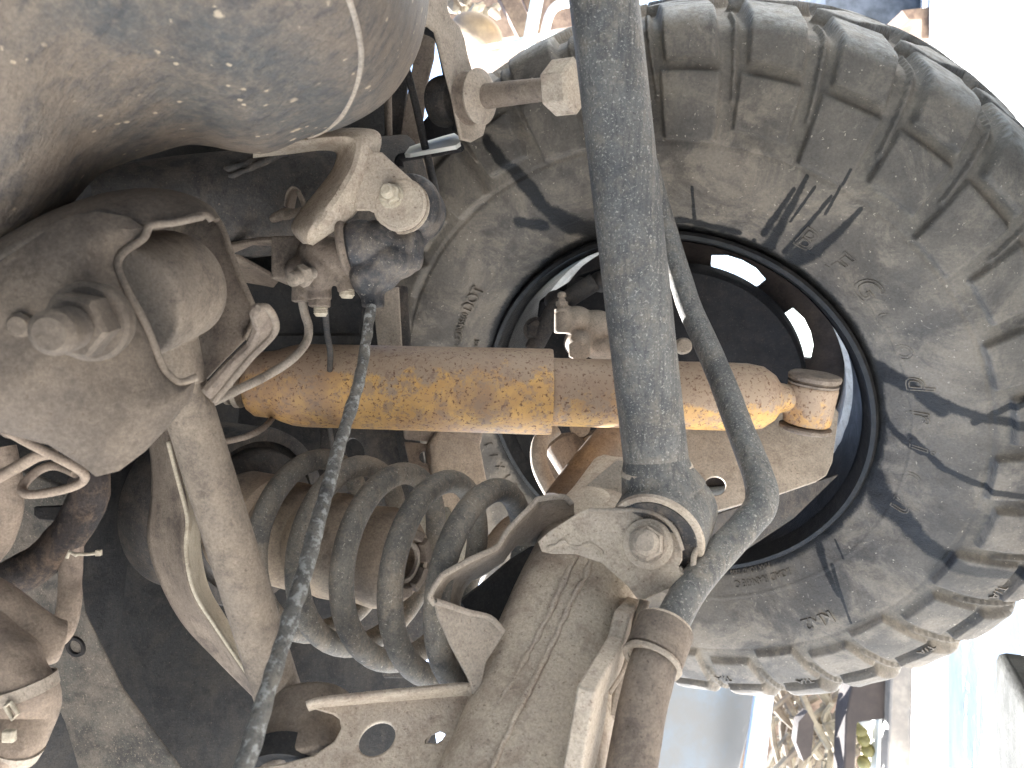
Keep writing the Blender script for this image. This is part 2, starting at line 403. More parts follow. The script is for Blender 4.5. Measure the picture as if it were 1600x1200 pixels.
M['orangeshell'] = simple('orange_tan_shell', rgb(150, 128, 98), .7, rgb(116, 98, 78), 9, .002, .4)
M['paleframe'] = simple('pale_green_frame', rgb(200, 216, 208), .4, rgb(176, 194, 188), 9, .0006, .4)
M['wood'] = simple('weathered_beam', rgb(128, 108, 92), .9, rgb(96, 80, 70), 20, .003)
M['darkcloth'] = simple('blue_black_panels', rgb(76, 82, 92), .6, rgb(50, 56, 64), 12, .001, .4)

# ================================================================ the setting
bm = B(); bmesh.ops.create_grid(bm, x_segments=60, y_segments=60, size=60)
for v in bm.verts: v.co.z = .0
g = obj('ground', bm, M['ground'], origin=Vector((0, 0, 0))); tag(g, kind='structure')

# ================================================================ wheel
WC = C0 + CR * .180 - CU * .0372 + CF * .8662
WN = (CR * -.4611 - CU * .5636 - CF).normalized()      # wheel axis towards the viewer
E1 = (Vector((0, 0, 1)) - WN * WN.z).normalized(); E2 = WN.cross(E1)   # up, and counter-clockwise seen from camera
def wp(r, th, a): return WC + WN * a + (E1 * math.cos(th) + E2 * math.sin(th)) * r
def winv(x, y, a):
    r = ray(x, y); o = WC + WN * a; q = C0 + r * ((o - C0).dot(WN) / r.dot(WN)) - o
    return q.length, math.atan2(q.dot(E2), q.dot(E1))
prof = [(.213, -.014), (.221, -.003), (.230, .006), (.250, .020), (.280, .036), (.310, .044), (.340, .043), (.368, .037), (.390, .0300), (.4015, .0235), (.4130, .009),
        (.4175, -.035), (.421, -.08), (.423, -.125), (.421, -.17), (.417, -.21), (.410, -.245), (.395, -.27), (.36, -.285), (.31, -.29), (.26, -.275), (.222, -.245), (.213, -.236)]
pc = cat([Vector((p[0], p[1], 0)) for p in prof], 40)
acc = [0]
for i in range(1, len(pc)): acc.append(acc[-1] + (pc[i] - pc[i - 1]).length)
crest = acc[int(9.55 * 40)]           # s = 0 at the shoulder crest
TOT = acc[-1]
ss = []; s = 0
while s < TOT:
    ss.append(s); s += .0019 if s < crest + .17 else .006
ss.append(TOT)
acc_n = np.array(acc); pr = np.array([[p.x, p.y] for p in pc]); ss = np.array(ss)
R_ = np.interp(ss, acc_n, pr[:, 0]); A_ = np.interp(ss, acc_n, pr[:, 1])
dR, dA = np.gradient(R_, ss), np.gradient(A_, ss)
NRr, NRa = -dA, dR            # outward normal in (r,a)
nn = np.hypot(NRr, NRa); NRr /= nn; NRa /= nn
sgn = np.sign(np.interp(crest, ss, NRr)); NRr *= sgn; NRa *= sgn
NP = 34; NT_ = NP * 40
th = np.arange(NT_) * 2 * np.pi / NT_
S, TH = np.meshgrid(ss - crest, th, indexing='ij')
def sst(x, a, b): 
    t = np.clip((x - a) / (b - a), 0, 1); return t * t * (3 - 2 * t)
def band(x, a, b, e): return sst(x, a - e, a + e) * (1 - sst(x, b - e, b + e))
_, thA = winv(1077, 46, .02)
U = (TH - thA) * NP / (2 * np.pi) + .5
def pitchband(u0, wdt, e, skew=0.0, step=1, ph=0):
    u = np.mod(U + skew * S + ph, step)
    return band(u, .5 * step - wdt / 2 + u0, .5 * step + wdt / 2 + u0, e)
long_ = (np.mod(np.floor(U - 2.0 * S - .02), 2) == 0).astype(float)
e = .032; es = .0017
H = np.zeros_like(S)
H = np.maximum(H, .0118 * band(S, -.026, .070, es) * pitchband(0, .64, e, -3.5))                    # shoulder blocks
low = np.where(long_ > 0, -.092, -.080)
side = sst(S, low - es, low + es) * (1 - sst(S, -.037, -.032)) * pitchband(-.02, .77, e * 1.0, -2.0)
H = np.maximum(H, .0085 * side)
H = np.maximum(H, .0045 * band(S, -.060, .06, .004) * pitchband(.5, .12, e * .7, -3.0))            # stone ejector ribs
H = np.maximum(H, .0115 * band(S, .083, .128, es) * pitchband(.30, .70, e, 9.0))
H = np.maximum(H, .0115 * band(S, .137, .182, es) * pitchband(.05, .70, e, -9.0))
H = np.maximum(H, .0115 * band(S, .192, .29, .004) * pitchband(.3, .6, e, 3.5))
blockm = np.clip(H / .0115, 0, 1)
H -= .0010 * band(S, -.097, -.094, .001)
H += .0012 * band(S, -.165, -.1635, .0008)
rng = np.random.RandomState(3)
lump = sum(np.sin(TH * k + rng.rand() * 6) * np.sin(S * q + rng.rand() * 6) for k, q in ((11, 40), (23, 75), (37, 30), (61, 120))) * .00035
H += lump + .0012 * (blockm > .9) * np.sin(TH * 7 + S * 30)
RR = R_[:, None] + NRr[:, None] * H; AA = A_[:, None] + NRa[:, None] * H
e1, e2, wn_ = (np.array(v) for v in (E1, E2, WN))
XYZ = (RR * np.cos(TH))[..., None] * e1 + (RR * np.sin(TH))[..., None] * e2 + AA[..., None] * wn_
nr, nc = S.shape
idx = np.arange(nr * nc).reshape(nr, nc)
a = idx[:-1]; b = idx[1:]; a2 = np.roll(a, -1, 1); b2 = np.roll(b, -1, 1)
quads = np.stack([a, a2, b2, b], -1).reshape(-1, 4)
me = bpy.data.meshes.new('tyre'); me.vertices.add(nr * nc); me.vertices.foreach_set('co', XYZ.reshape(-1).astype(np.float32))
me.loops.add(quads.size); me.loops.foreach_set('vertex_index', quads.reshape(-1).astype(np.int32))
me.polygons.add(len(quads)); me.polygons.foreach_set('loop_start', np.arange(0, quads.size, 4, dtype=np.int32)); me.polygons.foreach_set('loop_total', np.full(len(quads), 4, np.int32))
me.update(calc_edges=True); me.validate(); me.shade_smooth()
# stains: wet streaks running over the sidewall, traced as lines on the rubber
stain = np.zeros_like(S)
X2 = RR * np.cos(TH); Y2 = RR * np.sin(TH)
streaks = [([(790, 240), (835, 285), (868, 345), (895, 362)], .008, .012), ([(850, 320), (905, 362), (928, 370)], .010, .022), ([(815, 345), (845, 352)], .009, .012),
           ([(1242, 290), (1210, 340), (1192, 372)], .003, .006), ([(1262, 270), (1222, 350), (1198, 395)], .003, .010), ([(1275, 285), (1235, 345)], .002, .002),
           ([(1345, 320), (1300, 370), (1262, 408), (1235, 420)], .003, .014), ([(1258, 385), (1240, 405)], .006, .008), ([(1083, 290), (1080, 360)], .002, .003), ([(1175, 385), (1165, 400)], .003, .003),
           ([(1375, 590), (1420, 605), (1470, 640)], .012, .010), ([(1372, 665), (1400, 690), (1440, 710)], .006, .006), ([(1362, 770), (1400, 800), (1445, 838), (1500, 868), (1600, 890)], .018, .008),
           ([(1425, 690), (1470, 725), (1530, 745), (1600, 760)], .006, .005), ([(1275, 865), (1290, 895), (1310, 925)], .008, .003), ([(1300, 890), (1330, 960)], .003, .002), ([(1380, 800), (1360, 760)], .02, .02),
           ([(1362, 770), (1395, 800), (1440, 836), (1500, 868)], .020, .012), ([(1370, 600), (1440, 615), (1520, 640), (1600, 650)], .010, .007), ([(770, 215), (815, 265), (858, 330), (885, 362)], .009, .012), ([(1300, 300), (1262, 350), (1225, 402)], .002, .005), ([(1330, 255), (1290, 330)], .002, .002),
           ([(1305, 860), (1318, 880)], .002, .002), ([(930, 370), (1060, 352), (1150, 372)], .006, .006), ([(1600, 610), (1520, 650)], .005, .005)]
for pts_, w0, w1 in streaks:
    q = []
    for x, y in pts_:
        r_, t_ = winv(x, y, .03); q.append((r_ * math.cos(t_), r_ * math.sin(t_)))
    n = len(q) - 1
    for i in range(n):
        (x0, y0), (x1, y1) = q[i], q[i + 1]; dx, dy = x1 - x0, y1 - y0; L2 = dx * dx + dy * dy
        t = np.clip(((X2 - x0) * dx + (Y2 - y0) * dy) / L2, 0, 1); dd = np.hypot(X2 - x0 - t * dx, Y2 - y0 - t * dy)
        wd = w0 + (w1 - w0) * (i + t) / n
        stain = np.maximum(stain, .9 * np.clip(1 - (dd - wd * .2) / (wd * .9), 0, 1))
stain[A_ < -.02] = 0
stain = np.maximum(stain, (.75 * (1 - sst(RR, .226, .238))) * (A_ > -.05)[:, None])
groove = (1 - blockm) * band(S, -.09, .20, .006)
worn = (blockm > .85) * sst(S, -.004, .006)
for nm_, arr in (('stain', stain), ('groove', groove), ('worn', worn)):
    at = me.attributes.new(nm_, 'FLOAT', 'POINT'); at.data.foreach_set('value', arr.reshape(-1).astype(np.float32))
me.materials.append(M['tyre'])
wheel = thing('wheel', 'large off-road wheel with knobbly mud tyre and black rim filling the right half', 'wheel', WC)
tyre = bpy.data.objects.new('tyre', me); COL.objects.link(tyre); tyre.parent = wheel

def sidea(r):     # sidewall surface height at radius r, with lug height ignored
    k = int(np.argmax(R_)); return float(np.interp(r, R_[:k], A_[:k]))
def tyretext(txt, x, y, size, lift=.0008, th_=.0012, bold=False, name='lettering', sp=1.0, outline=False):
    cu = bpy.data.curves.new('t', 'FONT'); cu.body = txt; cu.size = size; cu.align_x = 'CENTER'; cu.align_y = 'CENTER'; cu.extrude = th_; cu.space_character = sp; cu.resolution_u = 3
    if outline: cu.fill_mode = 'NONE'; cu.bevel_depth = .0006; cu.bevel_resolution = 1; cu.extrude = .0004
    if bold: cu.offset = size * .018
    o = bpy.data.objects.new('t', cu); COL.objects.link(o); bpy.context.view_layer.update()
    m = bpy.data.meshes.new_from_object(o.evaluated_get(bpy.context.evaluated_depsgraph_get()))
    bpy.data.objects.remove(o)
    r0, t0 = winv(x, y, sidea(.3) if False else .03)
    for _ in range(4): r0, t0 = winv(x, y, sidea(min(max(r0, .222), .40)) + lift)
    for v in m.vertices:
        r = r0 + v.co.y; t = t0 - v.co.x / r
        v.co = wp(r, t, sidea(min(max(r, .221), .405)) + lift + v.co.z) - WC
    m.materials.append(M['tyre']); m.name = name
    q = bpy.data.objects.new(name, m); COL.objects.link(q); q.parent = wheel; return q
tyretext('DOT', 739, 468, .017, outline=False); tyretext('004560', 722, 505, .010); tyretext('E3', 716, 525, .010)
bm = B(); 
r0, t0 = winv(716, 525, .02); ce = wp(r0, t0, sidea(r0)); ringlathe(bm, ce, WN, [(0, .0085), (.0011, .0085), (.0011, .0097), (0, .0097)], 32); obj('approval_ring', bm, M['tyre'], wheel)
tyretext('MADE', 744, 540, .006); tyretext('LOAD RANGE C', 1192, 906, .010); tyretext('MAX LOAD 2255', 1172, 892, .007)
tyretext('KM2', 1278, 970, .020, bold=True)
for x, y in ((1130, 1060), (1258, 1064), (1447, 1015), (1560, 925)): tyretext('T/A', x, y, .013, lift=.0096)
for i, ch in enumerate('BFGoodrich'):
    r0, t0 = winv(1262, 372, .03); t = t0 + math.radians(-8) * i
    p = wp(.262, t, .03) - C0; xx = 800 + F * p.dot(CR) / p.dot(CF); yy = 600 - F * p.dot(CU) / p.dot(CF)
    tyretext(ch, xx, yy, .034, outline=True, lift=-.0002)
for i, ch in enumerate('37X1250R17121Q'):
    r0, t0 = winv(778, 690, .005); t = t0 + math.radians(4.2) * i
    p = wp(.240, t, .012) - C0; xx = 800 + F * p.dot(CR) / p.dot(CF); yy = 600 - F * p.dot(CU) / p.dot(CF)
    tyretext(ch, xx, yy, .012)
# rim
bm = B(); ringlathe(bm, WC, WN, [(-.013, .2135), (.000, .2215), (.006, .2235), (.009, .221), (.008, .2165), (.000, .214), (-.010, .2085), (-.022, .2065), (-.030, .2055), (-.034, .2085), (-.02, .2115)], 160); obj('rim_lip', bm, M['blackp'], wheel)
bm = B(); rings = []
for k in range(240):
    t = 2 * math.pi * k / 240; j = .004 * noise.noise(Vector((math.cos(t) * 14, math.sin(t) * 14, 0))) + .0025 * noise.noise(Vector((math.cos(t) * 60, math.sin(t) * 60, 3)))
    rings.append([wp(.2080, t, -.008), wp(.2048, t, -.030), wp(.1992, t, -.072 + j * 1.8), wp(.2010, t, -.0735 + j * 1.8), wp(.2075, t, -.02)])
ringmesh(bm, rings, False, True); obj('black_inner_band', bm, M['blackp'], wheel)
bm = B(); ringlathe(bm, WC, WN, [(-.020, .2085), (-.030, .2060), (-.045, .2050), (-.075, .201), (-.085, .192), (-.13, .190), (-.145, .197), (-.225, .205), (-.235, .222), (-.240, .222), (-.23, .209), (-.15, .201), (-.135, .194), (-.088, .196), (-.078, .205), (-.045, .2095), (-.025, .2115)], 128)
obj('rim_barrel', bm, M['barrel'], wheel)
# wheel disc with eight windows
bm = B(); na = 64; 
def disc_pt(r, t, a): return wp(r, t, a)
DA = -.140
th0 = math.radians(-120)
nw = 8; loops_o = [(.198 * math.cos(2 * math.pi * k / 96), .198 * math.sin(2 * math.pi * k / 96)) for k in range(96)]
holes = []
for k in range(nw):
    tc_ = th0 + 2 * math.pi * k / nw; h = []
    for r_, dt in ((.152, -.235), (.157, -.12), (.158, 0), (.157, .12), (.152, .235), (.140, .225), (.124, .17), (.118, .06), (.118, -.06), (.124, -.17), (.140, -.225)):
        h.append((r_ * math.cos(tc_ + dt), r_ * math.sin(tc_ + dt)))
    holes.append(h)
loops = [[Vector((x, y, 0)) for x, y in l] for l in [loops_o] + holes]
tri = tessellate_polygon(loops); fl_ = [p for l in loops for p in l]
def dd_(p, off):
    r = math.hypot(p.x, p.y); return WC + WN * (DA + off) + E1 * p.x + E2 * p.y
fv = [bm.verts.new(dd_(p, 0)) for p in fl_]; bv = [bm.verts.new(dd_(p, -.006)) for p in fl_]
for t in tri: bm.faces.new([fv[i] for i in t]); bm.faces.new([bv[i] for i in t[::-1]])
k = 0
for l in loops:
    for i in range(len(l)):
        bm.faces.new((fv[k + i], fv[k + (i + 1) % len(l)], bv[k + (i + 1) % len(l)], bv[k + i]))
    k += len(l)
obj('wheel_disc', bm, M['disc'], wheel, bevel=.001)

# ================================================================ brake hub behind the shock
hub = thing('brake_hub', 'dark brake disc and dusty caliper inside the wheel rim', 'brake', wp(0, 0, -.1))
bm = B(); lathe(bm, wp(0, 0, 0), WN, [(-.120, .02), (-.120, .142), (-.116, .1475), (-.096, .1485), (-.090, .145), (-.088, .09), (-.080, .06), (-.080, .02)], 96); obj('brake_disc', bm, M['black'], hub)
bm = B()
pl = plane3((980, 420, .80), (860, 560, .84), (1040, 640, .83))
flat(bm, pl, [(842, 470), (905, 432), (940, 420), (980, 420), (1020, 425), (1030, 470), (1040, 560), (1060, 660), (1060, 800), (900, 800), (840, 700), (832, 560)], th=.02); obj('backing_plate', bm, M['black'], hub, bevel=.003)
bm = B(); D = .76
for x, y, rx, ry in ((900, 500, 26, 22), (930, 510, 34, 26), (965, 515, 40, 28), (905, 535, 24, 24), (950, 545, 40, 20), (880, 490, 12, 16)): ell(bm, P(x, y, D), px(rx, D), px(ry, D), .03)
lathe(bm, P(879, 505, D - .02), CU, [(-.01, .0085), (.012, .0085)], 20)
obj('caliper', bm, M['tan'], hub, fuse=.0018, fsm=6)
bm = B(); q = P(878, 488, D - .022); lathe(bm, q, CU, [(0, .0075), (.003, .0075), (.0032, .005), (.006, .005)], 16); hexa(bm, q + CU * .006, CU, .0062, .005); lathe(bm, q + CU * .011, CU, [(0, .004), (.004, .0030), (.0042, .0045), (.008, .0042), (.0095, .002)], 14)
obj('bleed_nipple', bm, M['tan'], hub)
bm = B(); q = P(905, 548, .735); hexa(bm, q, -CF + CU * .2, .012, .004); obj('hexagon_boss', bm, M['tan'], hub, bevel=.0005)
bm = B(); q = P(838, 516, .80); lathe(bm, q, -CF, [(0, .014), (.006, .014), (.007, .009), (.012, .009)], 20); hexa(bm, q, -CF, .012, .01); obj('bolt', bm, M['greyd'], hub)
bm = B(); q = P(1066, 541, .80); lathe(bm, q, -CF, [(0, .009), (.008, .009), (.0095, .007)], 24); obj('bolt', bm, M['tan'], hub)
bm = B()
for x, y in ((870, 470), (905, 450), (940, 440)): ell(bm, P(x, y, .81), .014, .012, .02)
tube(bm, [P(832, 548, .80), P(868, 480, .79), P(930, 440, .78)], .010); obj('caliper_bracket', bm, M['greyd'], hub, fuse=.002)

# ================================================================ knuckle between axle and wheel
kn = thing('steering_knuckle', 'dusty cast knuckle with curved lip just below the shock', 'knuckle', P(900, 730, .74))
bm = B()
tube(bm, [P(868, 668, .745), P(845, 690, .74), P(843, 725, .735), P(858, 760, .73), P(882, 795, .72), P(900, 830, .72)], .0085, smooth=6); obj('lip', bm, M['tan'], kn)
bm = B(); pl = plane3((870, 690, .79), (900, 800, .77), (960, 680, .80))
flat(bm, pl, [(855, 680), (905, 672), (1000, 665), (1010, 800), (900, 810), (862, 760), (850, 710)], th=.03)
tube(bm, [P(880, 690, .775), P(930, 770, .755)], .022); tube(bm, [P(905, 672, .77), P(950, 720, .765)], .004)
obj('casting', bm, M['tandark'], kn, fuse=.002, fsm=5)
bm = B(); tube(bm, [P(990, 660, .74), P(925, 745, .70), P(890, 800, .68)], [.024, .026, .028], smooth=6); obj('arm', bm, M['tandark'], kn)
for x, y, r in ((906, 668, 16), (922, 693, 12)):
    bm = B(); q = P(x, y, .765); lathe(bm, q, -CF + CU * .2, [(0, px(r, .765)), (.004, px(r, .765)), (.006, px(r * .7, .765))], 24); obj('bolt', bm, M['tan'], kn)
bm = B(); tube(bm, [P(898, 688, .765), P(925, 720, .76), P(950, 745, .74)], .0025); obj('rib', bm, M['tan'], kn)

# ================================================================ shock absorber
shock = thing('shock_absorber', 'rust-speckled yellow telescopic shock absorber lying across the middle of the picture', 'shock absorber', P(640, 605, .65))
a0, a1 = P(390, 600, .655), P(1225, 622, .655); ax = (a1 - a0).normalized(); Ls = (a1 - a0).length
def at(x): return (P(x, 605 + (x - 600) * .022, .655) - a0).dot(ax)
bm = B()
lathe(bm, a0, ax, [(at(388), .012), (at(392), .0245), (at(398), .0268), (at(402), .0285), (at(430), .030), (at(445), .033), (at(462), .0358), (at(480), .0368), (at(700), .0376), (at(858), .0382), (at(862), .0376), (at(862.5), .033), (at(840), .033)], 72, caps=False); obj('dust_shield', bm, M['shockA'], shock, sharp=50)
bm = B()
lathe(bm, a0, ax, [(at(830), .0302), (at(1130), .0302), (at(1165), .0300), (at(1190), .0275), (at(1207), .021), (at(1217), .0135), (at(1228), .0125), (at(1250), .0125)], 72); obj('lower_body', bm, M['shockB'], shock, sharp=50)
bm = B(); lathe(bm, a0, ax, [(at(352), .006), (at(356), .0085), (at(368), .0085), (at(370), .006), (at(378), .006), (at(380), .010), (at(390), .013)], 32); obj('stem', bm, M['shockA'], shock)
for x, r, hh in ((368, .0215, .0055), (354, .019, .004)):
    bm = B(); lathe(bm, a0, ax, [(at(x), r * .6), (at(x) + .001, r), (at(x) + hh, r), (at(x) + hh + .001, r * .6)], 36); obj('washer', bm, M['tan'], shock)
ec = P(1266, 628, .655); ea = (CU * .97 + CR * .10 - CF * .22).normalized()
bm = B(); lathe(bm, ec, ea, [(-.020, .0195), (-.0175, .0205), (.0135, .0215), (.0155, .0205)], 48); tube(bm, [P(1212, 622, .655), P(1262, 628, .655)], .011)
obj('lower_eye', bm, M['shockB'], shock, fuse=.0012, fsm=3)
bm = B(); lathe(bm, ec, ea, [(.0150, .019), (.0155, .0212), (.0175, .0218), (.0180, .0195), (.0195, .0195), (.020, .0218), (.0235, .0222), (.0255, .0205), (.0262, .012), (.0245, .006)], 48, wob=.0016, wobs=90); obj('top_bushing', bm, M['tandark'], shock)
bm = B(); lathe(bm, ec, ea, [(-.0265, .020), (-.025, .0225), (-.0225, .0225), (-.0215, .018)], 40); obj('lower_bushing', bm, M['tandark'], shock)

# shock mounting plate
pl = plane3((1105, 795, .66), (1310, 640, .70), (990, 660, .70))
mp = thing('shock_mount_plate', 'flat dusty plate with one round hole under the eye end of the shock', 'plate', pl(1200, 720))
bm = B(); flat(bm, pl, [(985, 655), (1150, 648), (1300, 630), (1311, 645), (1301, 722), (1292, 742), (1276, 752), (1215, 773), (1106, 802), (1070, 806), (1010, 790)], [circ(1118, 759, 17, 15)], th=.004); obj('plate', bm, M['tan'], mp, bevel=.0008)
bm = B(); flat(bm, plane3((1185, 850, .74), (1105, 830, .72), (1290, 750, .75)), [(1065, 822), (1210, 775), (1310, 742), (1240, 810), (1150, 870), (1085, 885)], th=.003); obj('lower_flange', bm, M['greyd'], mp)

# ================================================================ panhard rod
ph = thing('panhard_rod', 'thick grey round bar running down from the top edge to the axle bracket', 'suspension rod', P(1010, 700, .48))
bm = B(); q0, q1 = P(937, -60, .455), P(1027, 738, .495)
tube(bm, [q0 + (q1 - q0) * (i / 12) for i in range(-9, 13)], [.0215] * 22, 48, wob=.0003, wobs=60); obj('bar', bm, M['grey'], ph)
bm = B(); eyc = P(1036, 815, .492); eax = (P(1016, 852, .468) - P(1050, 783, .510)).normalized()
lathe(bm, eyc, eax, [(-.022, .030), (-.021, .0318), (.0165, .0318), (.0185, .0305)], 64)
tube(bm, [P(1024, 712, .494), P(1027, 738, .494), P(1032, 758, .494), P(1038, 775, .494)], [.0210, .0240, .0268, .029], smooth=5)
obj('eye', bm, M['grey'], ph, fuse=.0012, fsm=2)
bm = B(); dirb = (q1 - q0).normalized(); ringlathe(bm, P(1026, 730, .494), dirb, [(-.0025, .0208), (0, .0236), (.003, .0242), (.0045, .0220)], 48); obj('weld_bead', bm, M['tanrust'], ph)
bm = B(); lathe(bm, eyc, eax, [(-.020, .0265), (.0192, .0265), (.0195, .016), (.021, .015)], 48); obj('bushing', bm, M['rubber'], ph)
bm = B(); ringlathe(bm, eyc, eax, [(.017, .0318), (.0195, .031), (.0195, .0275), (.017, .0275)], 48); obj('eye_rim', bm, M['tanrust'], ph)

# ================================================================ stabiliser bar
sb = thing('stabiliser_bar', 'thinner bent grey bar crossing in front of the shock and curving down to a clamp', 'stabiliser bar', P(1190, 780, .5))
bm = B()
tube(bm, [P(925, -120, .60), P(958, 60, .61), P(987, 180, .63), P(1012, 262, .645), P(1036, 345, .655), P(1074, 470, .625), P(1100, 530, .60), P(1127, 592, .575), P(1157, 672, .545), P(1178, 725, .526), P(1188, 755, .516), P(1191, 776, .510), P(1186, 795, .504), P(1168, 818, .497), P(1108, 884, .472), P(1070, 935, .455), P(1040, 995, .438)],
     [.0100, .0100, .0100, .0100, .0100, .0100, .0100, .0100, .0102, .0104, .0108, .0112, .0110, .0106, .0104, .0104, .0106], 40, smooth=5, wob=.0003, wobs=70); obj('bar', bm, M['grey'], sb)
bm = B(); tube(bm, [P(1040, 998, .436), P(1022, 1035, .425), P(1003, 1110, .412), P(985, 1210, .40), P(970, 1300, .39), P(930, 1700, .37)], .0137, 40, smooth=7, wob=.0004, wobs=70); obj('dusty_lower_bar', bm, M['tandark'], sb)
bm = B(); bc = P(1030, 1005, .435); bd = (P(1010, 1060, .42) - P(1050, 960, .447)).normalized()
lathe(bm, bc, bd, [(-.014, .0150), (-.012, .0160), (.011, .0162), (.0125, .0152)], 40, wob=.001, wobs=80); obj('rubber_mount', bm, M['tanrust'], sb)
bm = B(); ringlathe(bm, bc, bd, [(.010, .0165), (.012, .0180), (.0135, .0175), (.0135, .0142), (.0105, .0145)], 40); obj('clamp_edge', bm, M['tan'], sb)
bm = B(); ringlathe(bm, bc, bd, [(-.010, .0158), (-.011, .0172), (.009, .0174), (.010, .0158)], 40); obj('clamp_band', bm, M['tandark'], sb)

# ================================================================ axle housing
axle = thing('axle_housing', 'large dusty brown welded axle beam rising from the bottom edge to the rod bracket', 'axle', P(850, 1050, .47))
bm = B()
A_pts = [P(700, 1800, .36), P(790, 1330, .42), P(828, 1210, .445), P(856, 1100, .48), P(884, 1000, .51), P(908, 920, .535), P(925, 850, .56), P(945, 800, .59), P(965, 745, .63)]
tube(bm, A_pts, [.0475, .0475, .0465, .0450, .0430, .040, .034, .028, .022], 64, smooth=6, up=(-CF - CR * .35), sq=3.6)
obj('beam', bm, M['tanrust'], axle, fuse=.0022, fsm=4)
def surf_line(pix, rb=.0012, lift=.0):
    """weld bead laid on the beam, found by shooting along the view onto the tube surface"""
    out = []
    q = cat(A_pts, 12); rr_ = cat([Vector((x, 0, 0)) for x in [.0485, .0485, .0475, .0460, .0440, .041, .035, .028, .022]], 12)
    for x, y in pix:
        r = ray(x, y).normalized(); t = .25
        for _ in range(60):
            p = C0 + r * t; k = min(range(len(q)), key=lambda i: (q[i] - p).length_squared); dm = (q[k] - p).length - rr_[k].x
            if dm < .0002: break
            t += dm * .7
        out.append(C0 + r * (t - lift))
    return out
for line in ([(905, 860), (880, 910), (850, 975), (815, 1040), (780, 1100), (745, 1160), (715, 1215)], [(925, 865), (915, 900), (895, 935), (868, 995), (835, 1060), (800, 1130), (765, 1210)]):
    bm = B(); tube(bm, surf_line([ (x, y) for x, y in line], lift=.0006), .0017, 10, smooth=10, wob=.0018, wobs=190); obj('weld_seam', bm, M['tanrust'], axle)
# rod bracket front plate
bpl = plane3((900, 800, .485), (1070, 860, .462), (1000, 930, .462))
bm = B(); flat(bm, bpl, [(840, 846), (858, 830), (905, 800), (922, 793), (928, 800), (965, 797), (1000, 797), (1025, 804), (1046, 818), (1060, 838), (1066, 858), (1066, 875), (1060, 886), (1063, 893), (1076, 901), (1082, 897), (1076, 906), (1040, 922), (1006, 938), (994, 934), (980, 915), (940, 880), (900, 866), (860, 865), (846, 862)], th=.004)
obj('bracket_plate', bm, M['tanrust'], axle, bevel=.0012)
bm = B(); r0_ = [(920, 797, .484), (965, 798, .478), (1000, 797, .474), (1030, 806, .468), (1054, 828, .464), (1066, 860, .462)]
for pts_, dd0 in ((r0_, .0), ): tube(bm, [P(x, y, d - .0008) for x, y, d in pts_], .0016, 8, smooth=5)
obj('bracket_edge', bm, M['tan'], axle)
bm = B(); loft(bm, [[P(1060, 888, .463), P(1072, 900, .462), P(1083, 893, .461), P(1084, 870, .463), P(1094, 845, .468), P(1102, 815, .476)], [P(1070, 880, .53), P(1082, 888, .53), P(1092, 880, .53), P(1093, 860, .53), P(1100, 838, .53), P(1106, 810, .53)]], 5)
obj('bracket_return', bm, M['tanrust'], axle, solid=.0035)
bm = B(); flat(bm, plane3((880, 790, .57), (990, 740, .57), (960, 830, .55)), [(885, 783), (965, 716), (978, 722), (985, 760), (1000, 820), (900, 830), (868, 800)], th=.004); obj('rear_bracket_plate', bm, M['tan'], axle, bevel=.001)
bm = B()
for x, y, rx, ry in ((930, 790, 40, 30), (900, 830, 50, 30), (880, 815, 40, 30)): ell(bm, P(x, y, .575), px(rx, .575), px(ry, .575), .03)
obj('weld_saddle', bm, M['tanrust'], axle, fuse=.002)
bm = B()
tube(bm, surf_line([(858, 852), (870, 848), (885, 842), (900, 850), (915, 860), (940, 862)]) if False else [bpl(x, y, .0) for x, y in ((856, 858), (880, 848), (890, 852), (905, 856), (925, 850), (942, 866))], .0013, 8, smooth=8, wob=.0015, wobs=200)
obj('weld_bead', bm, M['tanrust'], axle)
# bracket bolt
bn = bpl.n
bm = B(); q = bpl(1013, 850, .0005); lathe(bm, q, bn, [(0, px(39, .465)), (.002, px(39, .465)), (.0028, px(35, .465))], 48)
obj('bolt_washer', bm, M['tanrust'], axle)
bm = B(); lathe(bm, q, bn, [(.003, px(30, .46)), (.005, px(30, .46))], 40); hexa(bm, q + bn * .004, bn, px(27, .46), .010); obj('bolt_nut', bm, M['tan'], axle, bevel=.0006)
bm = B(); threads(bm, q + bn * .014, bn, px(20, .45), .007); obj('bolt_thread', bm, M['tan'], axle)
# right side channel on the beam
bm = B(); flat(bm, plane3((1000, 935, .475), (940, 1190, .43), (990, 1000, .475)), [(1003, 938), (1012, 940), (1000, 985), (985, 1010), (968, 1055), (952, 1080), (944, 1140), (930, 1200), (915, 1260), (900, 1260), (930, 1080), (975, 1000), (985, 960)], th=.010); obj('side_channel', bm, M['tanrust'], axle, bevel=.0015)
bm = B(); tube(bm, [P(1008, 938, .468), P(992, 990, .462), P(975, 1035, .455), P(948, 1080, .445)], .0035, 10, smooth=5); tube(bm, [P(998, 1015, .47), P(985, 1040, .468), P(962, 1075, .46), P(952, 1120, .45)], .006, 10, smooth=5); obj('channel_edge', bm, M['tan'], axle)
bm = B(); tube(bm, [P(938, 1130, .50), P(948, 1138, .50), P(958, 1132, .50), P(968, 1105, .505), P(985, 1060, .51)], .0024, 10, smooth=5); obj('wire_clip', bm, M['tan'], axle)

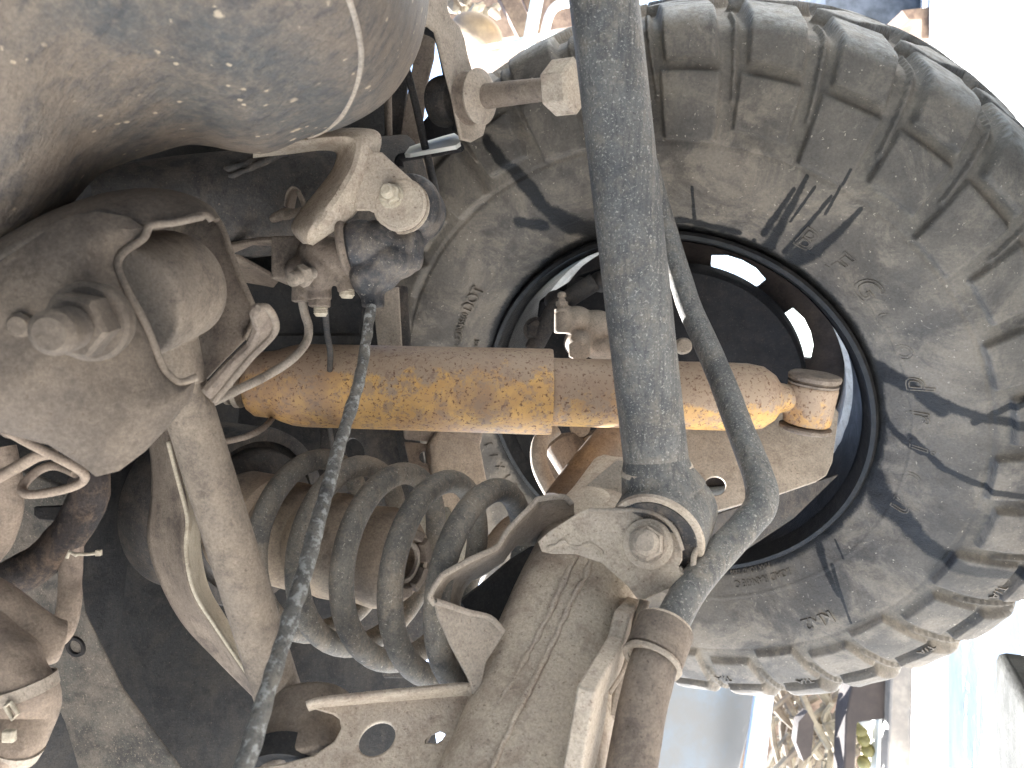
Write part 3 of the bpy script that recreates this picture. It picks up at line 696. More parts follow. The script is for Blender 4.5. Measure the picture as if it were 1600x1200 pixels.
# spring seat
bm = B()
edge = [(680, 944, .446), (672, 934, .446), (676, 921, .447), (688, 903, .450), (696, 896, .452), (736, 874, .464), (770, 859, .474), (780, 851, .478), (794, 828, .486), (834, 787, .502), (842, 780, .506), (876, 776, .512), (886, 779, .513), (894, 788, .512)]
floor_ = [(718, 955, .500), (716, 945, .502), (718, 932, .504), (724, 918, .508), (734, 906, .512), (760, 892, .522), (784, 876, .530), (794, 862, .536), (806, 850, .545), (838, 850, .560), (850, 848, .566), (880, 838, .572), (890, 828, .572), (900, 815, .570)]
for r_a, r_b in zip([edge], [floor_]):
    A_ = [P(*p) for p in r_a]; D_ = [P(*p) for p in r_b]; rows_ = [[a.lerp(b, k / 8) for a, b in zip(A_, D_)] for k in range(9)]
    VV = [[bm.verts.new(p) for p in r] for r in rows_]
    for q_ in range(8):
        for w_ in range(len(edge) - 1): bm.faces.new((VV[q_][w_], VV[q_][w_ + 1], VV[q_ + 1][w_ + 1], VV[q_ + 1][w_]))
seat = thing('spring_cup_bracket', 'open folded steel cup on the axle beam holding the right end of the coil spring', 'bracket', P(780, 920, .53))
obj('folded_wall', bm, M['midtan'], seat, solid=.0035, sharp=28)
bm = B(); tube(bm, [P(x, y, d - .001) for x, y, d in edge], .0019, 8, smooth=2); obj('top_edge', bm, M['tan'], seat)
fpl = plane3((680, 940, .446), (785, 985, .462), (720, 1090, .446))
bm = B(); flat(bm, fpl, [(677, 930), (687, 940), (730, 957), (766, 966), (789, 990), (760, 1035), (750, 1085), (742, 1092), (732, 1060), (705, 1010), (685, 965)], th=.0035); obj('front_wall', bm, M['tan'], seat, bevel=.0008)
bm = B(); tube(bm, [fpl(x, y, .0015) for x, y in ((681, 940), (700, 946), (732, 957), (766, 966), (787, 987))], .0019, 8, smooth=4); obj('front_edge', bm, M['tan'], seat)
bm = B(); flat(bm, plane3((740, 960, .53), (860, 840, .59), (830, 950, .57)), [(720, 940), (765, 905), (800, 875), (840, 850), (905, 800), (930, 830), (860, 880), (810, 960), (790, 990), (735, 965)], th=.003); obj('seat_floor', bm, M['pand'], seat)

# lower link gusset
gpl = plane3((480, 1100, .445), (740, 1080, .46), (640, 1200, .43))
gus = thing('link_gusset', 'dusty flat gusset with one oval hole and one small hole at the bottom edge', 'bracket', gpl(640, 1160))
bm = B(); flat(bm, gpl, [(478, 1103), (500, 1097), (560, 1090), (640, 1083), (725, 1075), (740, 1090), (790, 1080), (760, 1200), (720, 1290), (400, 1290), (395, 1200), (445, 1192), (490, 1180), (522, 1158), (533, 1138), (530, 1122), (520, 1115)],
               [circ(589, 1155, 32, 23, rot=-38), [(668, 1160), (674, 1148), (688, 1142), (697, 1146), (690, 1156), (680, 1162)]], th=.004)
obj('plate', bm, M['tanrust'], gus, bevel=.001)
bm = B(); loft(bm, [[gpl(478, 1100, .012), gpl(500, 1093, .013), gpl(570, 1085, .013), gpl(650, 1077, .013), gpl(722, 1070, .013), gpl(733, 1074, .012), gpl(740, 1090, .004)], [gpl(482, 1108, -.002), gpl(505, 1103, -.002), gpl(570, 1098, -.002), gpl(650, 1092, -.002), gpl(720, 1086, -.002), gpl(735, 1088, -.002), gpl(740, 1094, -.002)]], 4); obj('top_flange', bm, M['tanrust'], gus, solid=.003)

# ================================================================ coil spring
cs = thing('coil_spring', 'thick grey coil spring standing between the seat and the frame left of the axle', 'coil spring', P(620, 900, .53))
S0, S1 = P(385, 820, .655), P(800, 926, .520); sax = (S1 - S0); SL = sax.length; sax.normalize()
v_top = (CU - sax * CU.dot(sax)).normalized(); v_near = v_top.cross(sax).normalized()
if v_near.dot(CF) > 0: v_near = -v_near
SRAD = .0690; pitch = .0425
pk = (P(618, 872, .575) - S0).dot(sax)      # axial position of one top
pts_ = []; n0 = -2.3; n1 = 2.62; st_ = 44
for i in range(int((n1 - n0) * st_) + 1):
    tt = n0 + i / st_; ang = 2 * math.pi * tt
    adv = tt * pitch
    if tt > 2.0: adv = 2.0 * pitch + (tt - 2.0) * pitch * .55
    pts_.append(S0 + sax * (pk + adv) + (v_top * math.cos(ang) + v_near * math.sin(ang)) * SRAD)
bm = B(); tube(bm, pts_, .0086, 20, wob=.0002, wobs=60); obj('coil', bm, M['spring'], cs)

# bump stop inside the spring
bs = thing('bump_stop', 'ribbed hollow rubber bump stop inside the coil spring with a slotted end ring', 'bump stop', P(560, 860, .56))
b0, b1 = P(385, 818, .66), P(646, 882, .565); bax = (b1 - b0); BL = bax.length; bax.normalize()
bm = B(); R0 = .041
lathe(bm, b0, bax, [(0, .047), (BL * .16, .047), (BL * .20, .0455), (BL * .22, .039), (BL * .25, .041), (BL * .30, .0445), (BL * .40, .044), (BL * .43, .041), (BL * .45, .038), (BL * .50, .041), (BL * .58, .043), (BL * .66, .0415), (BL * .70, .037), (BL * .74, .0350), (BL * .78, .0385), (BL * .85, .0395), (BL * .91, .037), (BL * .957, .030), (BL * .967, .0225), (BL * .90, .0135), (BL * .7, .011)], 64, wob=.0008, wobs=50); obj('rubber_body', bm, M['core'], bs)
bu = bax.orthogonal().normalized(); bv_ = bax.cross(bu)
for k in range(6):
    bm = B(); ts = [2 * math.pi * (k + .10) / 6 + j * 2 * math.pi * .80 / 6 / 8 for j in range(9)]
    rings = []
    for t in ts:
        dvec = bu * math.cos(t) + bv_ * math.sin(t); o_ = b0 + bax * (BL * .955)
        rings.append([o_ + dvec * .0180, o_ + dvec * .0262, o_ + dvec * .0256 + bax * .0065, o_ + dvec * .0186 + bax * .0065])
    ringmesh(bm, rings); obj('ring_segment', bm, M['tandark'], bs, bevel=.0006)
bm = B(); ringlathe(bm, b0 + bax * (BL * .955), bax, [(0, .0125), (.003, .0125), (.003, .0155), (0, .0155)], 40); obj('inner_ring', bm, M['tan'], bs)

# upper spring dome
dm = thing('spring_dome', 'dark round spring cup in the shadow at the left end of the coil spring', 'spring cup', P(400, 720, .68))
bm = B(); lathe(bm, P(372, 800, .72), bax, [(-.06, .085), (0, .085), (.012, .080), (.02, .066), (.035, .062), (.045, .050), (.05, .02)], 56); obj('cup', bm, M['greyd'], dm)
bm = B(); ringlathe(bm, P(372, 800, .72), bax, [(.01, .078), (.018, .086), (.028, .084), (.026, .072)], 56); obj('rubber_ring', bm, M['greyd'], dm)

# ================================================================ frame pieces behind the spring
fr = thing('inner_frame_bracket', 'brown boxed frame bracket with two punched round holes just under the shock', 'bracket', P(690, 720, .76))
pl = plane3((640, 690, .74), (760, 690, .76), (690, 800, .72))
bm = B(); flat(bm, pl, [(632, 690), (672, 694), (720, 850), (678, 860), (655, 790)], [circ(665, 714, 10, 10, 20), circ(672, 748, 10, 10, 20)], th=.004); obj('holed_web', bm, M['tandark'], fr, bevel=.0008)
bm = B(); flat(bm, plane3((675, 690, .735), (760, 700, .76), (700, 800, .72)), [(672, 694), (690, 655), (750, 655), (752, 700), (762, 752), (756, 762), (724, 768), (716, 860), (690, 860)], th=.02); obj('box_face', bm, M['tan'], fr, bevel=.004)
bm = B(); flat(bm, plane3((632, 655, .73), (760, 655, .75), (640, 690, .74)), [(628, 640), (760, 640), (752, 695), (676, 692), (632, 688)], th=.01); obj('box_top', bm, M['tandark'], fr, bevel=.002)
fr2 = thing('frame_rail', 'dark curved frame rail with a large black oval hole above the spring coils', 'frame rail', P(590, 720, .78))
pl = plane3((540, 680, .79), (640, 680, .78), (600, 800, .77))
bm = B(); flat(bm, pl, [(500, 560), (622, 560), (632, 690), (660, 790), (700, 900), (760, 1060), (600, 1060), (470, 800), (500, 700)], [circ(553, 704, 15, 20, 24, -25), circ(652, 1035, 26, 16, 24, 10)], th=.006); obj('web', bm, M['greyd'], fr2, bevel=.001)
bm = B(); tube(bm, [P(620, 450, .80), P(628, 600, .79), P(640, 700, .77), (P(668, 800, .76))], .012, 16, smooth=5); obj('rounded_edge', bm, M['greyd'], fr2)
bm = B(); flat(bm, plane3((585, 450, .72), (622, 450, .72), (600, 560, .74)), [(580, 452), (622, 450), (628, 560), (592, 560)], th=.008); obj('pale_flange', bm, M['tan'], fr2, bevel=.001)
pl = plane3((700, 850, .66), (790, 850, .64), (740, 960, .64))
tw = thing('pale_tower_plate', 'pale steel plate glimpsed between the last coils of the spring', 'plate', pl(720, 880))
bm = B(); flat(bm, pl, [(655, 788), (700, 792), (712, 810), (738, 800), (733, 870), (722, 905), (640, 950), (640, 850)], [[(664, 790), (668, 780), (690, 778), (692, 794)]], th=.004); obj('plate', bm, M['tip'], tw, bevel=.001)
bm = B(); loft(bm, [[P(740, 880, .63), P(760, 845, .64), P(785, 815, .65), P(812, 800, .65)], [P(728, 900, .60), P(768, 880, .60), P(800, 845, .61), P(822, 812, .62)]], 5); obj('curved_lip', bm, M['tan'], tw, solid=.003)

# ================================================================ load valve and its bracket
lv = thing('brake_load_valve', 'brown cast brake valve with bleed nipple and lumpy black rubber boot', 'brake valve', P(540, 410, .53)); D = .53
bm = B(); boxo(bm, P(480, 408, D + .015), CR * px(46, D), CU * px(34, D), CF * .018)
for x, y, r in ((500, 400, 34), (520, 405, 34), (500, 425, 28), (470, 425, 22)): ell(bm, P(x, y, D), px(r, D), px(r, D), .02)
tube(bm, [P(470, 430, D), P(470, 466, D)], px(14, D)); tube(bm, [P(497, 425, D), P(499, 470, D)], px(19, D)); tube(bm, [P(540, 430, D), P(540, 458, D)], px(13, D))
ax_n = (-CR * .55 - CU * .35 - CF * .75).normalized(); q = P(485, 425, D - .012); lathe(bm, q - ax_n * .012, ax_n, [(0, .015), (.014, .013), (.016, .009)], 24)
obj('valve_body', bm, M['tandark'], lv, fuse=.0013, fsm=5)
bm = B(); q2 = P(476, 430, .505); threads(bm, q2 - ax_n * .008, ax_n, .0042, .006); hexa(bm, q2 - ax_n * .001, ax_n, .0078, .0055); lathe(bm, q2 + ax_n * .0045, ax_n, [(0, .0048), (.004, .0042), (.0045, .0052), (.008, .0048), (.0092, .002)], 18); obj('bleed_nipple', bm, M['tan'], lv)
for x, y, r in ((469, 455, 14), (499, 463, 18)):
    bm = B(); q = P(x, y, D); hexa(bm, q, -CU, px(r, D), px(17, D)); obj('fitting', bm, M['tandark'], lv, bevel=.0006)
bm = B(); threads(bm, P(501, 478, D), -CU, px(11, D), .006); threads(bm, P(542, 452, D), -CU, px(12, D), .005); obj('threaded_stub', bm, M['tip'], lv)
bm = B(); D = .515
for x, y, rx, ry in ((565, 385, 38, 42), (590, 382, 44, 38), (625, 392, 36, 30), (645, 382, 18, 30), (612, 408, 44, 30), (592, 425, 36, 32), (572, 430, 26, 34), (580, 452, 22, 22), (650, 402, 12, 22)): ell(bm, P(x, y, D), px(rx, D), px(ry, D), px(max(rx, ry) * .9, D))
tube(bm, [P(582, 440, D), P(583, 480, D)], px(18, D))
obj('rubber_boot', bm, M['rubber'], lv, fuse=.0013, fsm=4)
bm = B(); ringlathe(bm, P(538, 388, .515), (CR + CU * .15), [(-.002, px(40, .515)), (0, px(45, .515)), (.002, px(45, .515)), (.004, px(40, .515))], 48); obj('boot_ring', bm, M['tandark'], lv)
rod = thing('valve_lever_rod', 'rough weathered grey rod slanting from the rubber boot to the bottom edge', 'rod', P(500, 850, .37))
bm = B()
tube(bm, [P(580, 478, .505), P(570, 545, .49), P(560, 600, .47), P(535, 680, .44), P(512, 760, .41), P(488, 850, .38), P(462, 940, .355), P(440, 1010, .34), P(415, 1090, .325), P(380, 1205, .31), P(350, 1290, .30), P(240, 1640, .27)],
     [.0034, .0036, .0037, .0038, .0038, .0041, .0041, .0038,   .0040, .0042, .0042, .0042], 16, smooth=14, wob=.0008, wobs=110); obj('rod', bm, M['rod'], rod)

# stamped bracket on the cross tube
ct = thing('cross_tube', 'dark dusty round chassis tube behind the stamped tan bracket', 'chassis tube', P(450, 320, .66))
bm = B(); tube(bm, [P(170, 352, .60), P(300, 330, .62), P(430, 315, .64), P(560, 300, .66), P(640, 290, .68)], .045, 48, smooth=5); obj('tube', bm, M['greyd'], ct)
bm = B(); flat(bm, plane3((350, 385, .60), (484, 380, .56), (400, 395, .60)), [(330, 395), (362, 384), (400, 377), (484, 375), (486, 382), (440, 386), (395, 384), (362, 398), (420, 430), (436, 440), (340, 555), (322, 540)], th=.004); obj('lower_web', bm, M['tandark'], ct, bevel=.001)
bm = B(); tube(bm, [P(330, 268, .60), P(365, 262, .59), P(400, 250, .59), P(430, 242, .59), P(460, 236, .585)], .0030, 12, smooth=6, wob=.003, wobs=110); tube(bm, [P(358, 275, .59), P(395, 262, .585), P(425, 246, .585), P(450, 240, .585)], .0026, 12, smooth=6, wob=.003, wobs=110); obj('cable_loom', bm, M['greyd'], ct)
bm = B(); loft(bm, [[P(445, 322, .575), P(448, 302, .572), P(456, 292, .57), P(463, 294, .57)], [P(458, 330, .60), P(462, 310, .60), P(466, 300, .60), P(470, 300, .60)]], 5); tube(bm, [P(466, 300, .575), P(472, 312, .575), P(476, 325, .575)], .0013, 8); tube(bm, [P(425, 342, .58), P(455, 332, .575), P(478, 330, .575)], .003, 10, wob=.003, wobs=90, smooth=6); obj('torn_clip', bm, M['tandark'], ct, solid=.0015)
sk = thing('stamped_bracket', 'pale tan folded stamped bracket with a rounded ridge left of the bolted ear', 'bracket', P(530, 290, .56))
bm = B()
L_ = [P(395, 244, .57), P(450, 238, .555), P(505, 232, .545), P(527, 238, .540), P(524, 262, .536), P(500, 296, .530), P(474, 328, .524), P(459, 350, .518), P(461, 364, .514), P(476, 379, .512)]
M_ = [P(398, 230, .545), P(460, 221, .528), P(520, 214, .516), P(556, 220, .508), P(552, 258, .504), P(530, 298, .500), P(506, 332, .498), P(488, 354, .496), P(482, 368, .498), P(482, 379, .504)]
Rr_ = [P(420, 219, .55), P(488, 207, .54), P(560, 203, .53), P(593, 213, .522), P(584, 258, .518), P(570, 298, .514), P(556, 330, .512), P(532, 350, .510), P(508, 367, .509), P(487, 381, .510)]
loft(bm, [L_, M_, Rr_], 6); obj('sheet', bm, M['tanrust'], sk, solid=.003)
epl = plane3((575, 235, .508), (660, 320, .500), (555, 325, .506))
ear = thing('bolted_ear', 'flat tan triangular ear plate bolted through a rubber bushing above the valve boot', 'bracket', epl(615, 300))
bm = B(); flat(bm, epl, [(571, 234), (577, 229), (582, 236), (596, 237), (610, 250), (632, 270), (650, 286), (660, 305), (663, 325), (657, 343), (644, 354), (628, 358), (610, 355), (595, 345), (585, 332), (576, 328), (554, 328), (553, 318), (562, 280)], th=.003); obj('plate', bm, M['tanrust'], ear, bevel=.0008)
en = epl.n
q = epl(612, 307, 0)
bm = B(); lathe(bm, q, en, [(.0003, .0085), (.0015, .0085), (.002, .0075)], 28); hexa(bm, q + en * .0018, en, .0072, .006); obj('nut', bm, M['tip'], ear, bevel=.0003)
bm = B(); threads(bm, q + en * .0075, en, .0044, .006); obj('bolt_end', bm, M['tip'], ear)
bm = B(); qe = epl(627, 322, -.004); ringlathe(bm, qe, en, [(0, .0165), (.002, .0185), (.0035, .0185), (.0045, .0165)], 44); ringlathe(bm, qe, en, [(-.004, .018), (-.002, .0195), (0, .0195), (0, .018)], 44); obj('bushing_rim', bm, M['tanrust'], ear)
bm = B(); lathe(bm, epl(641, 324, -.020), en, [(-.022, .018), (-.018, .0220), (.006, .0225), (.012, .0205), (.014, .015)], 44, wob=.001, wobs=60)
tube(bm, [P(668, 345, .535), P(664, 368, .53), P(652, 382, .525), P(646, 402, .52)], [.006, .005, .005, .006], smooth=4)
obj('rubber_bushing', bm, M['rubber'], ear, fuse=.0012)

# ================================================================ brake pipes
def pipe(label, pts, r, mat='tandark', name='brake_pipe', cat_='pipe', sm=8, wob=0):
    bm = B(); tube(bm, [P(*p) for p in pts], r, 14, smooth=sm, wob=wob, wobs=80); o = obj(name, bm, M[mat]); tag(o, label, cat_, 'thin pipes and cables'); return o
pipe('thin bent brake pipe curving from the leftmost valve fitting down to the left', [(472, 470, .53), (476, 490, .53), (482, 512, .53), (478, 535, .525), (455, 562, .51), (420, 585, .50), (380, 605, .48), (335, 626, .46), (300, 640, .45)], .0031, 'tan')
pipe('short dark pipe dropping from the second valve fitting behind the shock', [(508, 482, .535), (511, 520, .56), (516, 560, .60), (512, 640, .70), (520, 700, .73), (525, 740, .74)], .0024, 'greyd')
pipe('thin dark pipe hanging from the tank edge past the sun-painted bracket edge', [(625, 60, .60), (636, 110, .60), (650, 165, .60), (662, 220, .59), (672, 262, .58), (680, 300, .57), (679, 330, .57)], .0031, 'greyd')
pipe('straight thin pipe rising behind the tank just left of the wide dark strip', [(606, 130, .66), (607, 200, .66), (608, 262, .66)], .0034, 'tandark')
pipe('brown cable sagging from the control arm to the left end of the shock', [(330, 700, .60), (345, 692, .60), (385, 682, .60), (412, 668, .62), (428, 650, .66), (440, 630, .70)], .0026, 'tandark', 'cable', 'cable')

# ================================================================ stabiliser link at the top
lk = thing('stabiliser_link', 'short link rod with fat rubber bushing washers between the top bracket and the grey bar', 'link rod', P(780, 140, .58))
la = (P(880, 134, .535) - P(745, 150, .58)).normalized(); lo = P(745, 152, .58)
def lat(x): return (P(x, 150 - (x - 745) * .14, .58 - (x - 745) * .00033) - lo).dot(la)
bm = B(); lathe(bm, lo, la, [(lat(728), .012), (lat(729), .0175), (lat(731), .0205), (lat(733), .0195), (lat(734), .017), (lat(748), .0165), (lat(750), .0195)], 44); obj('rubber_bushing', bm, M['tandark'], lk)
bm = B(); lathe(bm, lo, la, [(lat(746), .0165), (lat(748), .0205), (lat(751), .0212), (lat(755), .0185), (lat(759), .0135), (lat(762), .0085)], 44); obj('cup_washer', bm, M['tan'], lk)
bm = B(); lathe(bm, lo, la, [(lat(758), .0092), (lat(764), .0095), (lat(862), .0082), (lat(870), .0095)], 28, wob=.0003, wobs=80); obj('rod', bm, M['tandark'], lk)
bm = B(); hexa(bm, lo + la * lat(866), la, .0195, .020, .1, .1); obj('end_block', bm, M['tanrust'], lk, bevel=.001)
bm = B(); lb = P(700, 158, .61); lathe(bm, lb, la, [(-.012, .010), (-.009, .0195), (-.004, .0205), (0, .0200), (.003, .021), (.012, .020)], 40); lathe(bm, lb, la, [(-.022, .004), (-.020, .0055), (-.012, .0055)], 20); obj('far_washer', bm, M['greyd'], lk)
tpl = plane3((690, 0, .555), (760, 200, .612), (700, 120, .565))
tb = thing('link_bracket', 'pale tan flat bracket hanging from the top edge beside the tank', 'bracket', tpl(730, 100))
bm = B(); flat(bm, tpl, [(650, -60), (712, -60), (703, -10), (700, 12), (706, 28), (720, 42), (727, 60), (733, 90), (742, 120), (752, 160), (762, 190), (756, 212), (738, 222), (722, 218), (718, 200), (708, 150), (692, 90), (682, 50), (672, 42), (660, 38), (650, 10)], th=.0035); obj('plate', bm, M['tan'], tb, bevel=.0015)
bm = B(); loft(bm, [[P(660, 38, .58), P(674, 42, .58), (P(684, 55, .58)), P(700, 110, .585), P(712, 170, .585), P(718, 212, .585)], [P(664, 52, .62), P(674, 56, .62), (P(682, 66, .62)), P(692, 110, .62), P(703, 170, .62), P(708, 205, .62)]], 4); obj('side_flange', bm, M['pand'], tb, solid=.002)
bm = B(); flat(bm, plane3((625, 238, .60), (716, 222, .585), (700, 212, .63)), [(640, 229), (660, 222), (690, 213), (716, 206), (719, 222), (712, 227), (640, 240), (632, 240)], th=.003); obj('sun_painted_flange', bm, M['whitewall'], tb)  # white paint stands in for direct sun on this flange
bm = B(); tube(bm, [P(624, 262, .60), P(624, 249, .60), P(636, 244, .598), P(700, 234, .592), P(720, 230, .585)], .0036, 10, smooth=4); obj('lower_edge', bm, M['black'], tb)
gp = thing('dusty_gusset', 'dusty brown tapered gusset seen between the tank and the link bracket', 'gusset', P(650, 130, .66))
bm = B(); flat(bm, plane3((650, 50, .66), (680, 60, .66), (640, 220, .66)), [(655, 40), (670, 40), (680, 60), (678, 90), (668, 130), (662, 180), (655, 225), (625, 240), (622, 230), (636, 150)], th=.004); obj('plate', bm, M['tandark'], gp, bevel=.001)
bm = B(); flat(bm, plane3((610, 150, .67), (634, 130, .67), (615, 262, .67)), [(610, 138), (640, 100), (634, 160), (626, 225), (620, 262), (610, 262)], th=.006); obj('dark_strip', bm, M['greyd'], gp, bevel=.001)
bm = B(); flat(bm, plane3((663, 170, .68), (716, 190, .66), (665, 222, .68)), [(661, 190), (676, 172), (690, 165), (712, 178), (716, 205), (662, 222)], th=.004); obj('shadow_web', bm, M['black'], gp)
bm = B(); flat(bm, plane3((630, 240, .70), (680, 232, .70), (640, 280, .70)), [(630, 242), (674, 234), (684, 300), (650, 310), (626, 282)], th=.004); tube(bm, [P(648, 270, .68), P(660, 250, .68)], .006, 10); obj('inner_web', bm, M['tandark'], gp)

# ================================================================ control arm and its chassis bracket
ca = thing('control_arm', 'long dusty round control arm slanting down from the big bushing to the bottom edge', 'control arm', P(350, 850, .46))
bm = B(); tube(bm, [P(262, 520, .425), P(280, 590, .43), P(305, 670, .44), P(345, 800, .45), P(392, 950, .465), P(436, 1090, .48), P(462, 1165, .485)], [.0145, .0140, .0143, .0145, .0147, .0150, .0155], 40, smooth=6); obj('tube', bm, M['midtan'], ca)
c0_, c1_ = P(276, 444, .418), P(190, 474, .372); cax = (c1_ - c0_).normalized()
bm = B(); lathe(bm, c0_, cax, [(-.002, .0285), (.0, .0300), (.003, .0308), (.044, .0308), (.047, .0295)], 64, wob=.0004, wobs=40)
tube(bm, [P(262, 500, .42), P(283, 600, .428)], .0142); obj('bushing_eye', bm, M['midtan'], ca, fuse=.0013, fsm=3)
bm = B(); lathe(bm, P(480, 1175, .46), (-CF * .75 - CU * .5 + CR * .2), [(-.03, .028), (-.028, .0305), (.016, .0305), (.018, .028)], 48)
tube(bm, [P(436, 1110, .478), P(455, 1150, .475), P(475, 1170, .468)], [.015, .019, .026], smooth=4); obj('lower_eye', bm, M['midtan'], ca, fuse=.0015, fsm=6)
bm = B(); lathe(bm, P(446, 1205, .44), (-CF * .75 - CU * .5), [(-.012, .022), (.002, .022)], 40); obj('lower_bushing', bm, M['pand'], ca)

npl = plane3((60, 400, .33), (250, 560, .355), (60, 700, .335))
cb = thing('chassis_bracket', 'big rounded stamped chassis bracket around the control arm bushing at the left edge', 'bracket', npl(150, 520))
bm = B()
rowA = [(-60, 452), (-60, 520), (-60, 600), (-60, 680), (40, 700), (120, 735)]
# near cheek as a softly domed plate
out_ = [(-70, 440), (0, 408), (60, 368), (105, 340), (150, 330), (200, 338), (226, 356), (218, 374), (189, 396), (183, 418), (200, 459), (228, 509), (250, 563), (262, 584), (282, 598), (306, 592), (300, 620), (264, 666), (226, 706), (186, 736), (150, 745), (128, 728), (75, 695), (-70, 660)]
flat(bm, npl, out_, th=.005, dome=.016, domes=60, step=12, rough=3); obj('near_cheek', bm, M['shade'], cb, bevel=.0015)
bm = B(); tube(bm, [npl(x, y, .0015) for x, y in ((317, 338), (270, 348), (236, 352), (224, 372), (191, 396), (184, 420), (202, 460), (229, 510), (250, 563), (262, 583), (281, 597), (308, 589))], .0018, 12, smooth=6); obj('opening_edge', bm, M['midtan'], cb)
bm = B()
loft(bm, [[P(-70, 440, .338), P(60, 368, .343), P(150, 334, .346), P(190, 342, .348), P(230, 354, .352), P(270, 348, .357), P(305, 338, .362), P(322, 337, .366), P(331, 345, .37)],
          [P(-70, 420, .350), P(60, 346, .358), P(140, 314, .366), P(190, 304, .370), P(236, 301, .374), P(282, 307, .380), P(312, 318, .384), P(328, 328, .388), P(338, 343, .392)],
          [P(-60, 416, .42), P(70, 343, .43), P(150, 316, .44), P(196, 308, .445), P(238, 306, .45), P(284, 311, .455), P(314, 322, .458), P(330, 332, .46), P(340, 347, .46)]], 6)
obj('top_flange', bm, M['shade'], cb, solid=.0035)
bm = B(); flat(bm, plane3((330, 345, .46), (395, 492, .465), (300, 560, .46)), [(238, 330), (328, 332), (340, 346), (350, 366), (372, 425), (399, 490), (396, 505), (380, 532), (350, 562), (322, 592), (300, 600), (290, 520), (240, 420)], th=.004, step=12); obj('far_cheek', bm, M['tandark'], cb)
fcp = plane3((330, 345, .459), (395, 492, .464), (300, 560, .459))
bm = B(); tube(bm, [fcp(x, y, .001) for x, y in ((322, 330), (337, 340), (349, 362), (360, 394), (378, 440), (398, 488), (396, 504), (382, 530))], .0021, 10, smooth=5); obj('far_edge', bm, M['midtan'], cb)
bm = B(); pl = plane3((330, 625, .43), (430, 500, .43), (400, 560, .44)); flat(bm, pl, [(322, 618), (360, 575), (392, 545), (404, 520), (398, 498), (405, 483), (416, 481), (428, 496), (430, 514), (420, 530), (375, 580), (333, 629)], th=.006); obj('hooked_tab', bm, M['tandark'], cb, bevel=.002)
bm = B(); tube(bm, [pl(x, y, .001) for x, y in ((403, 482), (416, 480), (427, 494), (431, 512), (422, 528), (395, 555), (372, 582), (333, 628))], .0022, 10, smooth=5); obj('tab_edge', bm, M['midtan'], cb)
# its bolt
bo = P(142, 502, .320); bax2 = (P(55, 528, .276) - P(142, 502, .320)).normalized()
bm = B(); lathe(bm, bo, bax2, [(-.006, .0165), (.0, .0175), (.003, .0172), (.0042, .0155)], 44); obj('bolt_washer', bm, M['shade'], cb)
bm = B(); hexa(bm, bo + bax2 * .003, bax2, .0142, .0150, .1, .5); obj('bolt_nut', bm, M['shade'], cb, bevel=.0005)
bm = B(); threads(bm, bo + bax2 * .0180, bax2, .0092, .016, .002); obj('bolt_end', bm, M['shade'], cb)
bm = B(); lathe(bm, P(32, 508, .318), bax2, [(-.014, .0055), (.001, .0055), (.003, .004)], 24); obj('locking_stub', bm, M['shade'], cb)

# stamped strut behind the arm
st2 = thing('curved_strut', 'flat brown curved strut with one pale folded edge behind the control arm', 'strut', P(270, 850, .60))
pl = plane3((250, 700, .56), (280, 900, .56), (400, 1080, .56))
bm = B(); loft(bm, [[P(228, 660, .60), P(238, 720, .60), P(238, 780, .60), P(232, 840, .60), P(248, 900, .60), P(285, 970, .60), (P(340, 1030, .59)), P(400, 1090, .57), P(425, 1115, .56)],
          [P(262, 655, .56), P(268, 700, .56), P(282, 750, .56), P(292, 800, .56), P(290, 860, .56), P(303, 925, .56), P(340, 985, .56), P(392, 1062, .55), P(410, 1090, .54)]], 6); obj('web', bm, M['tandark'], st2, solid=.003)
bm = B(); loft(bm, [[P(262, 690, .555), P(272, 730, .555), P(284, 775, .555), P(292, 812, .555), P(290, 862, .555), P(303, 925, .555), P(340, 985, .555), P(392, 1062, .545), P(410, 1090, .535)],
          [P(266, 690, .57), P(280, 730, .59), P(296, 775, .60), P(312, 815, .61), P(312, 862, .61), P(325, 920, .60), P(358, 978, .59), P(400, 1058, .57), P(412, 1088, .55)]], 6); obj('folded_edge', bm, M['tip'], st2, solid=.0025)

# ================================================================ fuel tank
tk = thing('tank', 'large smooth grey and brown stained tank bulging into the top left corner', 'tank', P(300, 100, .36))
outl = [(-200, 470), (-90, 440), (0, 402), (55, 372), (100, 332), (150, 276), (200, 252), (245, 238), (290, 226), (330, 228), (370, 236), (420, 238), (480, 214), (540, 196), (600, 160), (640, 108), (662, 50), (672, -30), (670, -120), (668, -260), (662, -450), (630, -640), (540, -740), (300, -770), (0, -770), (-300, -740), (-420, -560), (-420, -200), (-360, 200)]
tgt = [(-330, -200), (-240, -200), (-160, -200), (-110, -200), (-60, -200), (0, -200), (50, -200), (95, -200), (140, -200), (180, -200), (220, -200), (270, -200), (330, -200), (380, -200), (430, -200), (450, -200), (460, -200), (465, -210), (468, -230), (468, -290), (466, -380), (450, -460), (400, -500), (290, -520), (0, -520), (-240, -500), (-350, -420), (-350, -300), (-340, -230)]
ed = [.40, .40, .40, .41, .42, .43, .435, .44, .445, .45, .455, .46, .465, .47, .475, .48, .48, .48, .48] + [.48] * 10
def tank_pt(i, phi, lift=0):
    k = min(int(i), len(outl) - 2); f_ = i - k
    L = lambda arr: [arr[k][j] * (1 - f_) + arr[k + 1][j] * f_ for j in (0, 1)]
    o_, t_ = L(outl), L(tgt); e_ = ed[k] * (1 - f_) + ed[k + 1] * f_
    c_, s_ = 1 - math.cos(phi), math.sin(phi)
    return P(o_[0] + (t_[0] - o_[0]) * c_, o_[1] + (t_[1] - o_[1]) * c_, e_ - (e_ - .275) * s_ - lift)
bm = B(); rows = []
